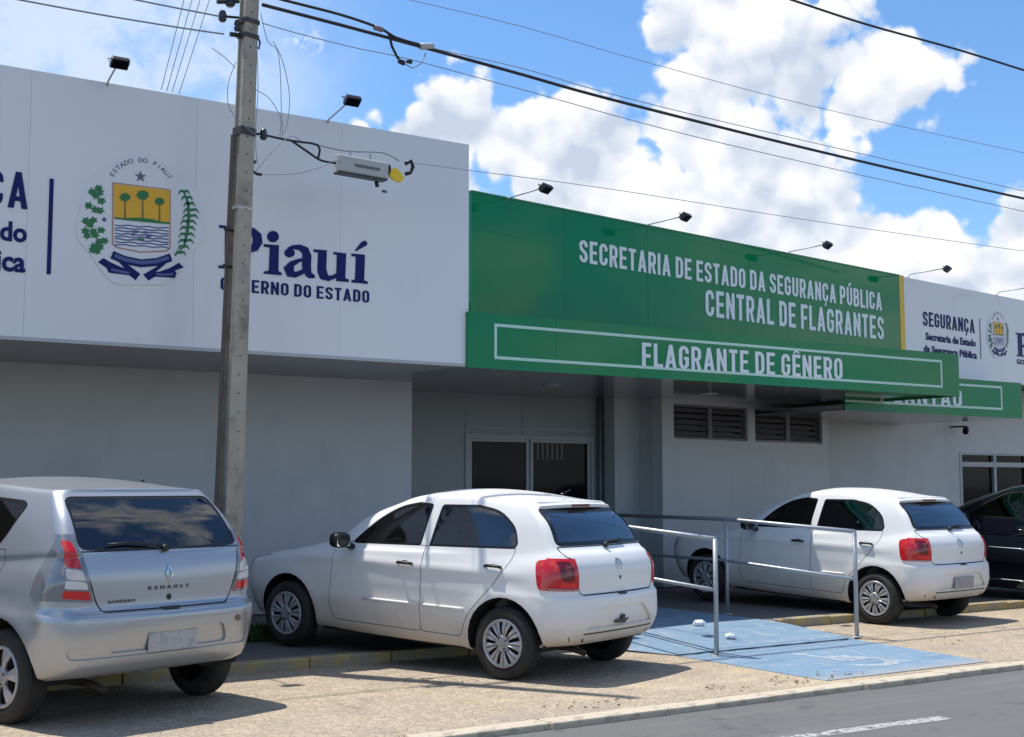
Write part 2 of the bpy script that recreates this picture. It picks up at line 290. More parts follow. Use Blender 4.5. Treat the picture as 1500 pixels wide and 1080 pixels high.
# ---------------------------------------------------------------- helpers
def link_mesh(name, verts, faces, m, parent=None, smooth=False, mats=None):
    me = bpy.data.meshes.new(name); me.from_pydata([tuple(v) for v in verts], [], faces); me.update()
    if smooth: me.polygons.foreach_set('use_smooth', [True]*len(me.polygons))
    o = bpy.data.objects.new(name, me); COL.objects.link(o)
    for mm in (mats or [m]): me.materials.append(mm)
    if parent: o.parent = parent
    return o
class MB:
    def __init__(s): s.v = []; s.f = []
    def add(s, vs, fs):
        b = len(s.v); s.v += [Vector(v) for v in vs]; s.f += [tuple(i+b for i in f) for f in fs]; return s
    def box(s, lo, hi, M=None):
        x0, y0, z0 = lo; x1, y1, z1 = hi
        vs = [Vector(p) for p in ((x0,y0,z0),(x1,y0,z0),(x1,y1,z0),(x0,y1,z0),(x0,y0,z1),(x1,y0,z1),(x1,y1,z1),(x0,y1,z1))]
        if M: vs = [M@v for v in vs]
        return s.add(vs, [(0,3,2,1),(4,5,6,7),(0,1,5,4),(1,2,6,5),(2,3,7,6),(3,0,4,7)])
    def pbox(s, pl, s0, s1, z0, z1, off, th):
        """box on a Plane: front face at off, thickness th going behind"""
        vs = [pl.at(a, b, c) for c in (off, off-th) for a, b in ((s0,z0),(s1,z0),(s1,z1),(s0,z1))]
        return s.add(vs, [(0,1,2,3),(7,6,5,4),(0,4,5,1),(1,5,6,2),(2,6,7,3),(3,7,4,0)])
    def tube(s, pts, r, n=8, caps=True, r2=None):
        pts = [Vector(p) for p in pts]; rings = []; prev = None
        for i, p in enumerate(pts):
            if i == 0: d = pts[1]-p
            elif i == len(pts)-1: d = p-pts[-2]
            else: d = (pts[i+1]-pts[i-1])
            d.normalize()
            a = (prev - d*prev.dot(d)) if prev is not None else (Vector((0,0,1)).cross(d) if abs(d.z) < .95 else Vector((1,0,0)).cross(d))
            a.normalize(); prev = a; b = d.cross(a)
            rr = r if r2 is None else r+(r2-r)*i/(len(pts)-1)
            rings.append([p+(a*math.cos(2*math.pi*k/n)+b*math.sin(2*math.pi*k/n))*rr for k in range(n)])
        base = len(s.v)
        for q in rings: s.v += q
        for i in range(len(rings)-1):
            for k in range(n):
                a0 = base+i*n+k; a1 = base+i*n+(k+1) % n; s.f.append((a0, a1, a1+n, a0+n))
        if caps:
            s.f.append(tuple(base+k for k in reversed(range(n)))); s.f.append(tuple(base+(len(rings)-1)*n+k for k in range(n)))
        return s
    def lathe(s, prof, M, n=32):
        base = len(s.v)
        for (r, h) in prof:
            for k in range(n):
                a = 2*math.pi*k/n; s.v.append(M@Vector((r*math.cos(a), r*math.sin(a), h)))
        for i in range(len(prof)-1):
            for k in range(n):
                a0 = base+i*n+k; a1 = base+i*n+(k+1) % n; s.f.append((a0, a1, a1+n, a0+n))
        return s
    def prism(s, poly, fmap, th):
        """poly 2D; fmap(a,b,h) -> 3D ; extruded from h=0 (back) to h=th (front)"""
        n = len(poly); base = len(s.v)
        ar = sum(poly[i][0]*poly[(i+1) % n][1]-poly[(i+1) % n][0]*poly[i][1] for i in range(n))
        if ar < 0: poly = poly[::-1]
        s.v += [Vector(fmap(a, b, th)) for a, b in poly]+[Vector(fmap(a, b, 0)) for a, b in poly]
        s.f.append(tuple(base+i for i in range(n)))
        s.f.append(tuple(base+n+i for i in reversed(range(n))))
        for i in range(n):
            j = (i+1) % n; s.f.append((base+i, base+n+i, base+n+j, base+j))
        return s
    def obj(s, name, m, parent=None, smooth=False, bevel=0.0, kind=None, recalc=False):
        o = link_mesh(name, s.v, s.f, m, parent, smooth)
        if recalc:
            b_ = bmesh.new(); b_.from_mesh(o.data); bmesh.ops.recalc_face_normals(b_, faces=b_.faces); b_.to_mesh(o.data); b_.free()
        if bevel:
            md = o.modifiers.new('bevel', 'BEVEL'); md.width = bevel; md.segments = 2; md.limit_method = 'ANGLE'
        if kind: o['kind'] = kind
        return o
def thing(name, label, cat, loc=(0,0,0), rz=0.0, group=None, kind=None):
    o = bpy.data.objects.new(name, None); COL.objects.link(o); o.location = loc; o.rotation_euler = (0, 0, rz); o.empty_display_size = 0.2
    if label: o['label'] = label
    if cat: o['category'] = cat
    if group: o['group'] = group
    if kind: o['kind'] = kind
    return o
def tag(o, label, cat, group=None):
    o['label'] = label; o['category'] = cat
    if group: o['group'] = group
    return o
def copy_tree(o, parent=None):
    c = o.copy(); COL.objects.link(c)
    if parent: c.parent = parent
    for ch in [q for q in o.children]: copy_tree(ch, c)
    return c
def rounded(x0, y0, x1, y1, r, n=5):
    P = []
    for cx, cy, a0 in ((x1-r,y0+r,-90),(x1-r,y1-r,0),(x0+r,y1-r,90),(x0+r,y0+r,180)):
        for k in range(n+1):
            a = R(a0+90*k/n); P.append((cx+r*math.cos(a), cy+r*math.sin(a)))
    return P

# ---------------------------------------------------------------- text
def text_geo(s, bold=0.0, spacing=1.0, extrude=0.0):
    c = bpy.data.curves.new('lettering', 'FONT'); c.body = s; c.offset = bold; c.space_character = spacing; c.resolution_u = 3; c.extrude = 0.05
    o = bpy.data.objects.new('lettering', c); COL.objects.link(o); bpy.context.view_layer.update()
    ev = o.evaluated_get(bpy.context.evaluated_depsgraph_get()); me = ev.to_mesh()
    vs = [v.co.copy() for v in me.vertices]; fs = [tuple(p.vertices) for p in me.polygons]
    ev.to_mesh_clear(); bpy.data.objects.remove(o); bpy.data.curves.remove(c)
    return vs, fs
CAPH = {}
def cap_height(bold):
    if bold not in CAPH:
        v, f = text_geo('H', bold); CAPH[bold] = (min(p.y for p in v), max(p.y for p in v))
    return CAPH[bold]
def text_plane(pl, s, s0, s1, zb, zt, off, th, m, parent, bold=0.02, spacing=1.0, name='lettering', label=None):
    vs, fs = text_geo(s, bold, spacing); b0, b1 = cap_height(bold)
    x0 = min(v.x for v in vs); x1 = max(v.x for v in vs)
    out = [pl.at(s0+(v.x-x0)/(x1-x0)*(s1-s0), zb+(v.y-b0)/(b1-b0)*(zt-zb), off+(th if v.z > 0 else 0.0)) for v in vs]
    o = link_mesh(name, out, fs, m, parent)
    if label: o['label'] = label
    return o

# condensed sign-maker's capitals drawn as strokes (unit cap height)
GW, GT, GR = 0.45, 0.150, 0.17
def _arc(cx, cy, a0, a1, r=GR, n=5): return [(cx+r*math.cos(R(a0+(a1-a0)*i/n)), cy+r*math.sin(R(a0+(a1-a0)*i/n))) for i in range(n+1)]
def _rib(pts, w=GT/2):
    out_l, out_r = [], []
    for i, (x, y) in enumerate(pts):
        a = pts[max(0, i-1)]; b = pts[min(len(pts)-1, i+1)]; dx, dy = b[0]-a[0], b[1]-a[1]; l = math.hypot(dx, dy) or 1
        out_l.append((x-dy/l*w, y+dx/l*w)); out_r.append((x+dy/l*w, y-dx/l*w))
    return out_l+out_r[::-1]
def glyph(ch):
    l, r, b, T, W, t = GT/2, GW-GT/2, GT/2, 1-GT/2, GW, GT; q = GR
    acc = {'Ç': 'C', 'Ê': 'E', 'Ú': 'U', 'Ã': 'A', 'Í': 'I'}; base = acc.get(ch, ch); S = []; adv = W
    bx = lambda x0, y0, x1, y1: S.append([(x0,y0),(x1,y0),(x1,y1),(x0,y1)])
    if base in 'BDEFHLNPR': bx(0, 0, t, 1)
    if base == 'E': bx(t, 0, W*.92, t); bx(t, 1-t, W*.92, 1); bx(t, .5-t*.45, W*.84, .5+t*.45); adv = W*.92
    if base == 'F': bx(t, 1-t, W*.9, 1); bx(t, .46-t*.45, W*.82, .46+t*.45); adv = W*.88
    if base == 'L': bx(t, 0, W*.88, t); adv = W*.86
    if base == 'I': bx(0, 0, t, 1); adv = t
    if base == 'T': bx(W*.46-t/2, 0, W*.46+t/2, 1-t); bx(0, 1-t, W*.92, 1); adv = W*.92
    if base == 'N': bx(W*1.04-t, 0, W*1.04, 1); S.append([(t*.9,1),(t*.1,1),(W*1.04-t*.9,0),(W*1.04-t*.1,0)][::1]); adv = W*1.04
    if base in 'AV':
        w = W*1.12; P = [[(0,0),(t*1.02,0),(w/2+t*.42,1),(w/2-t*.5,1)], [(w,0),(w-t*1.02,0),(w/2-t*.42,1),(w/2+t*.5,1)]]
        if base == 'V': P = [[(x,1-y) for x,y in p] for p in P]
        S += P; adv = w
        if base == 'A': bx(w*.26, .20, w*.74, .20+t*.85)
    if base == 'O': S.append(_rib([(l,.5)]+_arc(l+q,T-q,180,90)+_arc(r-q,T-q,90,0)+[(r,.5)])); S.append(_rib([(r,.5)]+_arc(r-q,b+q,0,-90)+_arc(l+q,b+q,270,180)+[(l,.5)]))
    if base in 'CG':
        S.append(_rib([(r,.67)]+_arc(r-q,T-q,0,90)+_arc(l+q,T-q,90,180)+_arc(l+q,b+q,180,270)+_arc(r-q,b+q,270,360)+[(r,.36)]))
        if base == 'G': bx(W-t, .30, W, .53); bx(W*.52, .53-t*.85, W-t, .53)
    if base == 'D': S.append(_rib([(t,T)]+_arc(r-q,T-q,90,0)+_arc(r-q,b+q,0,-90)+[(t,b)]))
    if base in 'PR':
        k = .44; S.append(_rib([(t,T)]+_arc(r-q*.9,T-q*.9,90,0,q*.9)+_arc(r-q*.9,k+t/2+q*.9-t*.5,0,-90,q*.9)+[(t,k)]))
        if base == 'R': S.append([(W*.40,.46),(W*.40+t*.95,.44),(W*1.02,0),(W*1.02-t*1.05,0)])
    if base == 'B':
        S.append(_rib([(t,T)]+_arc(r-q*.8-.01,T-q*.8,90,0,q*.8)+_arc(r-q*.8-.01,.52+q*.8,0,-90,q*.8)+[(t,.52)])); S.append(_rib([(t,.52)]+_arc(r-q*.8,.52-q*.8,90,0,q*.8)+_arc(r-q*.8,b+q*.8,0,-90,q*.8)+[(t,b)]))
    if base == 'U': S.append(_rib([(l,1)]+_arc(l+q,b+q,180,270)+_arc(r-q,b+q,270,360)+[(r,1)]))
    if base == 'S': S.append(_rib([(r,.70)]+_arc(r-q,T-q,0,90)+_arc(l+q,T-q,90,180)+[(l,.70),(l+.02,.62),(l+.07,.56),(r-.07,.44),(r-.02,.38),(r,.30)]+_arc(r-q,b+q,0,-90)+_arc(l+q,b+q,270,180)+[(l,.30)]))
    if ch == 'Ç': S.append([(W*.42,-.02),(W*.64,-.02),(W*.64,-.13),(W*.48,-.24),(W*.32,-.24),(W*.32,-.17),(W*.46,-.14),(W*.46,-.08)])
    if ch == 'Ê': S.append([(W*.08,1.05),(W*.30,1.05),(W*.46,1.14),(W*.62,1.05),(W*.84,1.05),(W*.56,1.24),(W*.36,1.24)])
    if ch in 'ÚÍ': c = adv/2; S.append([(c-.10,1.05),(c+.03,1.05),(c+.17,1.24),(c,1.24)])
    if ch == 'Ã': S.append(_rib([(adv*.14,1.10),(adv*.32,1.16),(adv*.5,1.12),(adv*.68,1.08),(adv*.86,1.15)], .04))
    return S, adv
def stroke_text(pl, s, s0, s1, zb, zt, off, th, m, parent, gap=0.13, name='lettering', label=None):
    items = []; x = 0.0
    for ch in s:
        if ch == ' ': x += 0.22; continue
        S, adv = glyph(ch); items.append((x, S)); x += adv+gap
    tot = x-gap; mb = MB(); k = (s1-s0)/tot; h = zt-zb
    for (x, S) in items:
        for i, poly in enumerate(S): mb.prism([(s0+(x+a)*k, zb+b*h) for a, b in poly], lambda a, b, d, o0=off+0.0004*i: pl.at(a, b, o0+d), th)
    o = mb.obj(name, m, parent)
    if label: o['label'] = label
    return o

# ================================================================= GROUND
V_EDGE, V_LOT, V_KERB, V_PAV = 7.02, 7.20, 10.30, 10.44
def sheet(name, x0, y0, x1, y1, z, m, nx=1, ny=1, kind='structure', parent=None):
    vs = [(x0+(x1-x0)*i/nx, y0+(y1-y0)*j/ny, z) for j in range(ny+1) for i in range(nx+1)]
    fs = [(j*(nx+1)+i, j*(nx+1)+i+1, (j+1)*(nx+1)+i+1, (j+1)*(nx+1)+i) for j in range(ny) for i in range(nx)]
    o = link_mesh(name, vs, fs, m, parent); 
    if kind: o['kind'] = kind
    return o
sheet('ground', -900, -900, 900, 900, -0.06, M_conc)
sheet('street', -120, -9.0, 120, V_EDGE+0.02, -0.030, M_asph)
sheet('parking_lot', -60, V_LOT-0.01, 80, V_KERB+0.02, 0.0, M_lot)
sheet('pavement', -60, V_KERB+0.05, 7.98, 30, 0.085, M_conc)
sheet('pavement', 10.27, V_KERB+0.05, 80, 30, 0.085, M_conc)
sheet('pavement', 7.98, 13.3, 10.27, 30, 0.085, M_conc)
# blue painted access ramp : flat bay, slope, and landing
RX0, RX1 = 7.95, 10.27
prof = [(V_LOT+0.16, 0.005), (9.15, 0.005), (9.17, 0.018), (10.25, 0.092), (10.6, 0.093), (13.3, 0.093)]
vs = []; fs = []
def rx0(v): return RX0 if v > 8.9 else RX0-0.02*(8.9-v)
for (v, z) in prof: vs += [(rx0(v), v, z), (RX1-0.32*max(0, (9.1-v)/1.9), v, z)]
for i in range(len(prof)-1): fs.append((2*i, 2*i+1, 2*i+3, 2*i+2))
n0 = len(vs)
for (v, z) in prof: vs += [(rx0(v), v, -0.02), (RX1-0.32*max(0, (9.1-v)/1.9), v, -0.02)]
for i in range(len(prof)-1): fs += [(2*i+2, n0+2*i+2, n0+2*i, 2*i), (2*i+1, n0+2*i+1, n0+2*i+3, 2*i+3)]
o = link_mesh('ramp', vs, fs, M_blue); o['kind'] = 'structure'
# sloped flare on the left of the ramp
o = link_mesh('ramp_flare', [(RX0-0.002, 9.17, 0.006), (RX0-0.002, 10.3, 0.088), (RX0-0.42, 10.3, 0.03)], [(0,1,2)], M_blue); o['kind'] = 'structure'
# crack where flat bay meets slope
mb = MB(); pts = []
for i in range(13): pts.append((RX0-0.05+i*0.19, 9.16+random.uniform(-.02, .02), 0.016))
mb.tube(pts, 0.006, 5); k_ = mb.obj('crack', mat('crack_dark', (0.05, 0.06, 0.07), 0.9)); k_['kind'] = 'structure'
# wheelchair symbol in worn white paint on the blue bay
zsym = 0.0095
def gm(cx, cy, sc):
    return lambda a, b, h: (cx+a*sc, cy+b*sc, zsym+h)
mb = MB(); g_ = gm(9.02, 8.12, 1.05)
def flat(mb, poly): 
    b0 = len(mb.v); mb.v += [Vector(g_(a, b, 0)) for a, b in poly]; mb.f.append(tuple(range(b0, b0+len(poly))))
ang = [R(200+i*(250/16)) for i in range(17)]
for i in range(16):
    a, b = ang[i], ang[i+1]; flat(mb, [(0.30*math.cos(a), -.15+0.30*math.sin(a)), (0.30*math.cos(b), -.15+0.30*math.sin(b)), (0.19*math.cos(b), -.15+0.19*math.sin(b)), (0.19*math.cos(a), -.15+0.19*math.sin(a))])
flat(mb, [(-0.10,-.05),(-0.02,-.05),(-0.05,.36),(-0.13,.36)]); flat(mb, [(-0.05,.13),(0.18,.13),(0.18,.20),(-0.05,.20)])
flat(mb, [(-0.05,-.08),(0.25,-.08),(0.25,-.01),(-0.05,-.01)]); flat(mb, [(0.19,-.08),(0.26,-.08),(0.38,-.38),(0.31,-.38)])
flat(mb, [(-0.09+0.07*math.cos(R(30*i)), .46+0.07*math.sin(R(30*i))) for i in range(12)])
for q in []+[] and ([(-.62,-.56),(.62,-.56),(.62,-.50),(-.62,-.50)], [(-.62,.60),(.62,.60),(.62,.66),(-.62,.66)], [(-.62,-.50),(-.56,-.50),(-.56,.60),(-.62,.60)], [(.56,-.50),(.62,-.50),(.62,.60),(.56,.60)]): flat(mb, q)
o = mb.obj('accessibility_symbol', ground_mat('faded_white_paint', 'wpaint2')); o['kind'] = 'structure'
# worn yellow bay line on the lot
a, b = ground(590, 1005), ground(730, 1040)
mb = MB(); d = (b-a).normalized(); nrm = Vector((-d.y, d.x, 0))*0.06
mb.add([a-nrm+Vector((0,0,.004)), b-nrm+Vector((0,0,.004)), b+nrm+Vector((0,0,.004)), a+nrm+Vector((0,0,.004))], [(0,1,2,3)])
o = mb.obj('bay_marking', M_yp); o['kind'] = 'structure'
# white lane dashes in the street
a, b = ground(1130, 1085, -0.026), ground(1385, 1051, -0.026)
d = (b-a).normalized(); nrm = Vector((-d.y, d.x, 0))*0.06
for k in range(-2, 3):
    off = Vector((1, 0, 0))*4.2*k; mb = MB(); mb.add([a-nrm+off, b-nrm+off, b+nrm+off, a+nrm+off], [(0,1,2,3)])
    o = mb.obj('lane_marking', M_wp); o['kind'] = 'structure'
# pale edge strip between street and lot
es = thing('street_edge', None, None, kind='structure'); es_mesh = None
mb = MB(); mb.box((0.004, -0.09, -0.10), (0.996, 0.09, 0.0))
first = mb.obj('edge_stone', M_edge, es, bevel=0.012)
first.location = (-12, V_EDGE+0.09, 0.012)
for i in range(1, 60):
    c = first.copy(); COL.objects.link(c); c.parent = es; c.location = (-12+i*1.0, V_EDGE+0.09+random.uniform(-.012, .012), 0.012+random.uniform(-.007, .007)); c.rotation_euler = (0, 0, random.uniform(-.007, .007))
# kerb stones under the parked cars' front wheels
ks = thing('kerb', None, None, kind='structure')
mb = MB(); mb.box((0.006, -0.07, -0.12), (0.794, 0.07, 0.0)); first = mb.obj('kerb_stone', M_kerb, ks, bevel=0.014)
first.location = (-12, V_KERB+0.07, 0.094)
i = 0; x = -12
while x < 40:
    x += 0.8
    if 7.2 < x < 10.3: continue
    c = first.copy(); COL.objects.link(c); c.parent = ks; c.location = (x, V_KERB+0.07+random.uniform(-.008, .008), 0.094+random.uniform(-.008, .006)); c.rotation_euler = (random.uniform(-.02, .02), 0, random.uniform(-.008, .008))

# ================================================================= BUILDING
ROT = -R(33.7)+math.atan2(0.555, 0.832)   # 0
PW = Plane(0, 11.70)                       # left white board and lower marquee plane
ANG2 = math.atan2(0.667, 0.745)-math.atan2(0.555, 0.832)
g0 = Plane(0, 11.98).px(690, 400)
PG = Plane(g0.x, g0.y, ANG2)               # green board plane, swings away from the street
Z_SOF = 2.83
PB = Plane(0, 15.35)                       # entrance back wall
PL = Plane(0, 14.0)                        # left wall
bld = thing('police_building', 'long grey single storey building with dark entrance under the green marquee', 'building')
def wallbox(name, pl, s0, s1, z0, z1, m, th=0.25, off=0.0):
    return MB().pbox(pl, s0, s1, z0, z1, off, th).obj(name, m, bld)
sL, _ = PL.sz(603, 650)
wallbox('wall', PL, -32, sL, 0.10, Z_SOF+0.3, M_wall)
MB().box((sL-0.25, 14.25, 0.1), (sL, 15.6, Z_SOF+0.3)).obj('wall', M_wall, bld)
# soffit of the left canopy: pale plaster
MB().box((-32, 11.78, Z_SOF), (PW.sz(686,400)[0]-0.003, 14.0, Z_SOF+0.08)).obj('soffit', M_soffw, bld)
# entrance back wall
s_a = PB.sz(598, 650)[0]; s_p = PB.sz(872, 650)[0]
dx0 = PB.sz(681, 650)[0]; dxm = PB.sz(776, 650)[0]; dx1 = PB.sz(869, 650)[0]; zd = PB.sz(775, 638)[1]
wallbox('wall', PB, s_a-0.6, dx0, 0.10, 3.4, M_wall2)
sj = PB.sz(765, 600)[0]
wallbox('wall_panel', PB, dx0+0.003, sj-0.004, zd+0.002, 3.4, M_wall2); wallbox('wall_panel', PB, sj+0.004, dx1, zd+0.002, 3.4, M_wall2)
MB().pbox(PB, dx0, dx1+0.02, zd+0.08, zd+0.105, 0.02, 0.02).obj('door_head_trim', M_frame, bld)
# glazed doors
fr = MB()
fr.pbox(PB, dx0, dx0+0.06, 0.12, zd, 0.02, 0.10); fr.pbox(PB, dx1-0.05, dx1, 0.12, zd, 0.02, 0.10); fr.pbox(PB, dx0+0.06, dx1-0.05, zd-0.06, zd, 0.018, 0.10)
fr.obj('door_frame', M_frame, bld)
def door_leaf(a, b, stripes):
    lf = MB(); lf.pbox(PB, a, a+0.05, 0.14, zd-0.062, 0.0, 0.05).pbox(PB, b-0.05, b, 0.14, zd-0.062, 0.0, 0.05).pbox(PB, a+0.05, b-0.05, zd-0.10, zd-0.062, 0.0, 0.05).pbox(PB, a+0.05, b-0.05, 0.14, 0.24, 0.0, 0.05)
    l = lf.obj('door', M_frame, bld)
    MB().pbox(PB, a+0.05, b-0.05, 0.24, zd-0.10, -0.02, 0.01).obj('pane', M_dglass, l)
    hx = b-0.10 if a < dxm-0.1 else a+0.10
    MB().tube([PB.at(hx, 0.95, 0.05), PB.at(hx, 1.35, 0.05)], 0.012, 6).obj('handle', M_alu, l)
    if stripes:
        for k in range(6):
            x = a+0.12+k*0.085; MB().pbox(PB, x, x+0.035, zd-0.34, zd-0.105, -0.012, 0.006).obj('blind_strip', M_louv, l)
door_leaf(dx0+0.065, dxm-0.01, False); door_leaf(dxm+0.01, dx1-0.055, True)
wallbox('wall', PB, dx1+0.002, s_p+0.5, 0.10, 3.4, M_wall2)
MB().box((-32, 24, 0.1), (45, 24.2, 3.4)).obj('wall', M_wall2, bld)  # unseen rear wall, added to stop sky light leaking in from behind
# downpipe and the wall right of it
MB().tube([PB.at(s_p+0.03, 0.1, 0.08), PB.at(s_p+0.03, Z_SOF, 0.08)], 0.032, 12).obj('downpipe', mat('pipe_dark', (0.16,0.17,0.175), 0.4), bld, smooth=True)
cw = Vector((CU*2.18+CV*18.85, -CV*2.18+CU*18.85, 0))     # near corner of the windowed block
PB2 = Plane(0, 15.0)
wallbox('wall', PB2, s_p+0.09, cw.x+0.1, 0.10, 3.4, M_wall)
# windowed block
PN = Plane(cw.x, cw.y, ANG2)
w_end = PN.sz(1214, 650)[0]
wr = lambda px, py: PN.sz(px, py)
W1a, W1b = wr(987, 620)[0], wr(1095, 620)[0]; W2a, W2b = wr(1106, 620)[0], wr(1204, 620)[0]
zt_, zb_ = wr(1000, 592)[1], wr(1000, 643)[1]
wz0, wz1 = zb_, zt_-0.0
nb = MB()
nb.pbox(PN, 0, w_end, 0.10, wz0, 0, 0.2); nb.pbox(PN, 0, w_end, wz1, 3.4, 0, 0.2)
nb.pbox(PN, 0, W1a, wz0, wz1, 0, 0.2); nb.pbox(PN, W1b, W2a, wz0, wz1, 0, 0.2); nb.pbox(PN, W2b, w_end, wz0, wz1, 0, 0.2)
nb.obj('wall', M_wall, bld)
nside = MB(); a_ = PN.at(0, 0, 0); 
nside.add([PN.at(0,0.1,0), PN.at(0,3.4,0), Vector((cw.x, 15.6, 3.4)), Vector((cw.x, 15.6, 0.1))], [(0,1,2,3)])
nside.obj('wall', M_wall, bld)
e_ = PN.at(w_end, 0, 0); nside = MB()
nside.add([Vector((e_.x,e_.y,0.1)), Vector((e_.x+0.6, e_.y+4, 0.1)), Vector((e_.x+0.6, e_.y+4, 3.4)), Vector((e_.x, e_.y, 3.4))], [(0,1,2,3)])
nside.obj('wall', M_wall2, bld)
def louvre(a, b):
    fr = MB(); t = 0.035
    fr.pbox(PN, a, a+t, wz0, wz1, -0.03, 0.05); fr.pbox(PN, b-t, b, wz0, wz1, -0.03, 0.05); fr.pbox(PN, a+t, b-t, wz0, wz0+t, -0.03, 0.05); fr.pbox(PN, a+t, b-t, wz1-t, wz1, -0.03, 0.05)
    m_ = (a+b)/2; fr.pbox(PN, m_-0.045, m_+0.045, wz0+t, wz1-t, -0.028, 0.05)
    w = fr.obj('window', M_louv, bld)
    MB().pbox(PN, a, b, wz0, wz1, -0.14, 0.01).obj('pane', M_dglass, w)
    for (x0, x1) in ((a+t, m_-0.045), (m_+0.045, b-t)):
        n = 5
        for k in range(n):
            z = wz0+t+(wz1-wz0-2*t)*(k+.5)/n; hh = 0.034
            mbx = MB(); vs = [PN.at(x0+.004, z-hh, -0.045), PN.at(x1-.004, z-hh, -0.045), PN.at(x1-.004, z+hh, -0.095), PN.at(x0+.004, z+hh, -0.095),
                              PN.at(x0+.004, z-hh, -0.051), PN.at(x1-.004, z-hh, -0.051), PN.at(x1-.004, z+hh, -0.101), PN.at(x0+.004, z+hh, -0.101)]
            mbx.add(vs, [(0,1,2,3),(7,6,5,4),(0,4,5,1),(1,5,6,2),(2,6,7,3),(3,7,4,0)]); mbx.obj('slat', M_louv, w)
louvre(W1a, W1b); louvre(W2a, W2b)
# far right wall with glazed doors
r_ = ray(1214, 650); rp = Vector((0,0,CAM_H))+r_*(22.3/ (r_.x*CV+r_.y*CU))
PR = Plane(0, rp.y)
ra, rb, rc = PR.sz(1406, 700)[0], PR.sz(1456, 700)[0], PR.sz(1500, 700)[0]
zq1, zq2, zq3 = PR.sz(1430, 666)[1], PR.sz(1430, 677)[1], PR.sz(1430, 684)[1]
wallbox('wall', PR, rp.x-2, ra, 0.1, 3.4, M_wall); wallbox('wall', PR, ra, rc+8, zq1+0.03, 3.4, M_wall)
k = 0; x = ra; wd = rb-ra
while k < 6:
    f = MB(); x0, x1 = x, x+wd
    f.pbox(PR, x0, x0+0.07, 0.1, zq1+0.03, 0.01, 0.1); f.pbox(PR, x0+0.07, x1, zq1-0.01, zq1+0.03, 0.008, 0.1); f.pbox(PR, x0+0.07, x1, zq3, zq2, 0.008, 0.1)
    w = f.obj('window', M_frame, bld)
    MB().pbox(PR, x0+0.07, x1, 0.1, zq3, -0.05, 0.01).obj('pane', M_dglass, w); MB().pbox(PR, x0+0.07, x1, zq2, zq1-0.01, -0.05, 0.01).obj('pane', M_dglass, w)
    x = x1; k += 1
# shiny ceiling boards under the marquee
xA, xB = PW.sz(686, 400)[0]+0.0, 40
x = xA; k = 0
xC = Plane(0, 11.66).sz(1405, 550)[0]-0.03
while x < xC-0.05:
    x2 = min(x+1.25, xC)
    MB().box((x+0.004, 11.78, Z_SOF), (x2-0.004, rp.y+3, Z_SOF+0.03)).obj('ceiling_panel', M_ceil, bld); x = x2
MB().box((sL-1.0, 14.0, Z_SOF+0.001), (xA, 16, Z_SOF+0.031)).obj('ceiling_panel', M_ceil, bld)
# roof slab, keeps the sun out of the entrance
MB().box((-32, 12.2, 3.05), (xA-0.02, 26, 3.3)).obj('roof', M_roof, bld)
# green part: roof behind the swinging board
c0, c1 = PG.at(0.05, 0, -0.35), PG.at(22, 0, -0.35)
rf = MB(); poly = [(xA+0.03, 12.02), (c0.x+0.1, c0.y+0.1), (c1.x, c1.y), (c1.x, 34), (xA+0.03, 34)]
rf.prism(poly, lambda a, b, h: (a, b, 3.42+h), 0.15); rf.obj('roof', M_roof, bld)
# recessed ceiling lamps
for (px, py) in ((810, 564), (1037, 577), (1223, 588)):
    p = ground(px, py, Z_SOF) if False else None
    r = ray(px, py); t = (Z_SOF-CAM_H)/r.z; p = Vector((0,0,CAM_H))+r*t
    lm = thing('ceiling_lamp', None, None, (p.x, p.y, Z_SOF))
    lm['label'] = {810: 'round ceiling lamp under the marquee in front of the glass doors', 1037: 'round ceiling lamp under the marquee before the louvred windows', 1223: 'round ceiling lamp under the marquee past the louvred windows'}[px]
    lm['category'] = 'ceiling lamp'; lm['group'] = 'round lamps in the entrance ceiling'
    MB().lathe([(0.001,-0.014),(0.10,-0.014),(0.115,-0.008),(0.12,0.0)], Matrix.Identity(4), 20).obj('diffuser', mat('lamp_diffuser', (0.75,0.75,0.75), 0.3), lm, smooth=True)
    MB().lathe([(0.121,0.0),(0.121,-0.012),(0.135,-0.010),(0.138,0.0)], Matrix.Identity(4), 20).obj('rim', M_alu, lm, smooth=True)

# ================================================================= SIGN BOARDS
# --- left white board
zW0, zW1 = PW.sz(686, 535)[1], PW.sz(687, 212)[1]
sW1 = PW.sz(686.5, 400)[0]
wb = thing('white_sign_board', 'large white board with navy lettering and state crest, left of the green board', 'sign board', tuple(PW.at(sW1, zW0)))
wbm = wb.matrix_basis.inverted()
def child_of(o, root):
    # objects were modelled in world space: keep them there under a translated/rotated root
    o.parent = root; o.matrix_parent_inverse = root.matrix_basis.inverted(); return o
x = sW1; k = 0
while k < 11:
    x0 = x-1.52; p_ = MB().pbox(PW, x0+0.0009, x-0.0009, zW0, zW1, 0.0, 0.06).obj('panel', M_signw); child_of(p_, wb); x = x0; k += 1
child_of(MB().pbox(PW, sW1-16.7, sW1, zW0-0.02, zW0+0.012, 0.004, 0.08).obj('bottom_trim', M_soffw), wb)
child_of(MB().box((sW1-0.004, 11.76, zW0), (sW1, 12.1, zW1)).obj('side_panel', M_signw), wb)
back = MB().box((sW1-16.7, 11.765, zW0+0.02), (sW1-0.006, 11.80, zW1-0.01)).obj('back_panel', M_alu); child_of(back, wb)
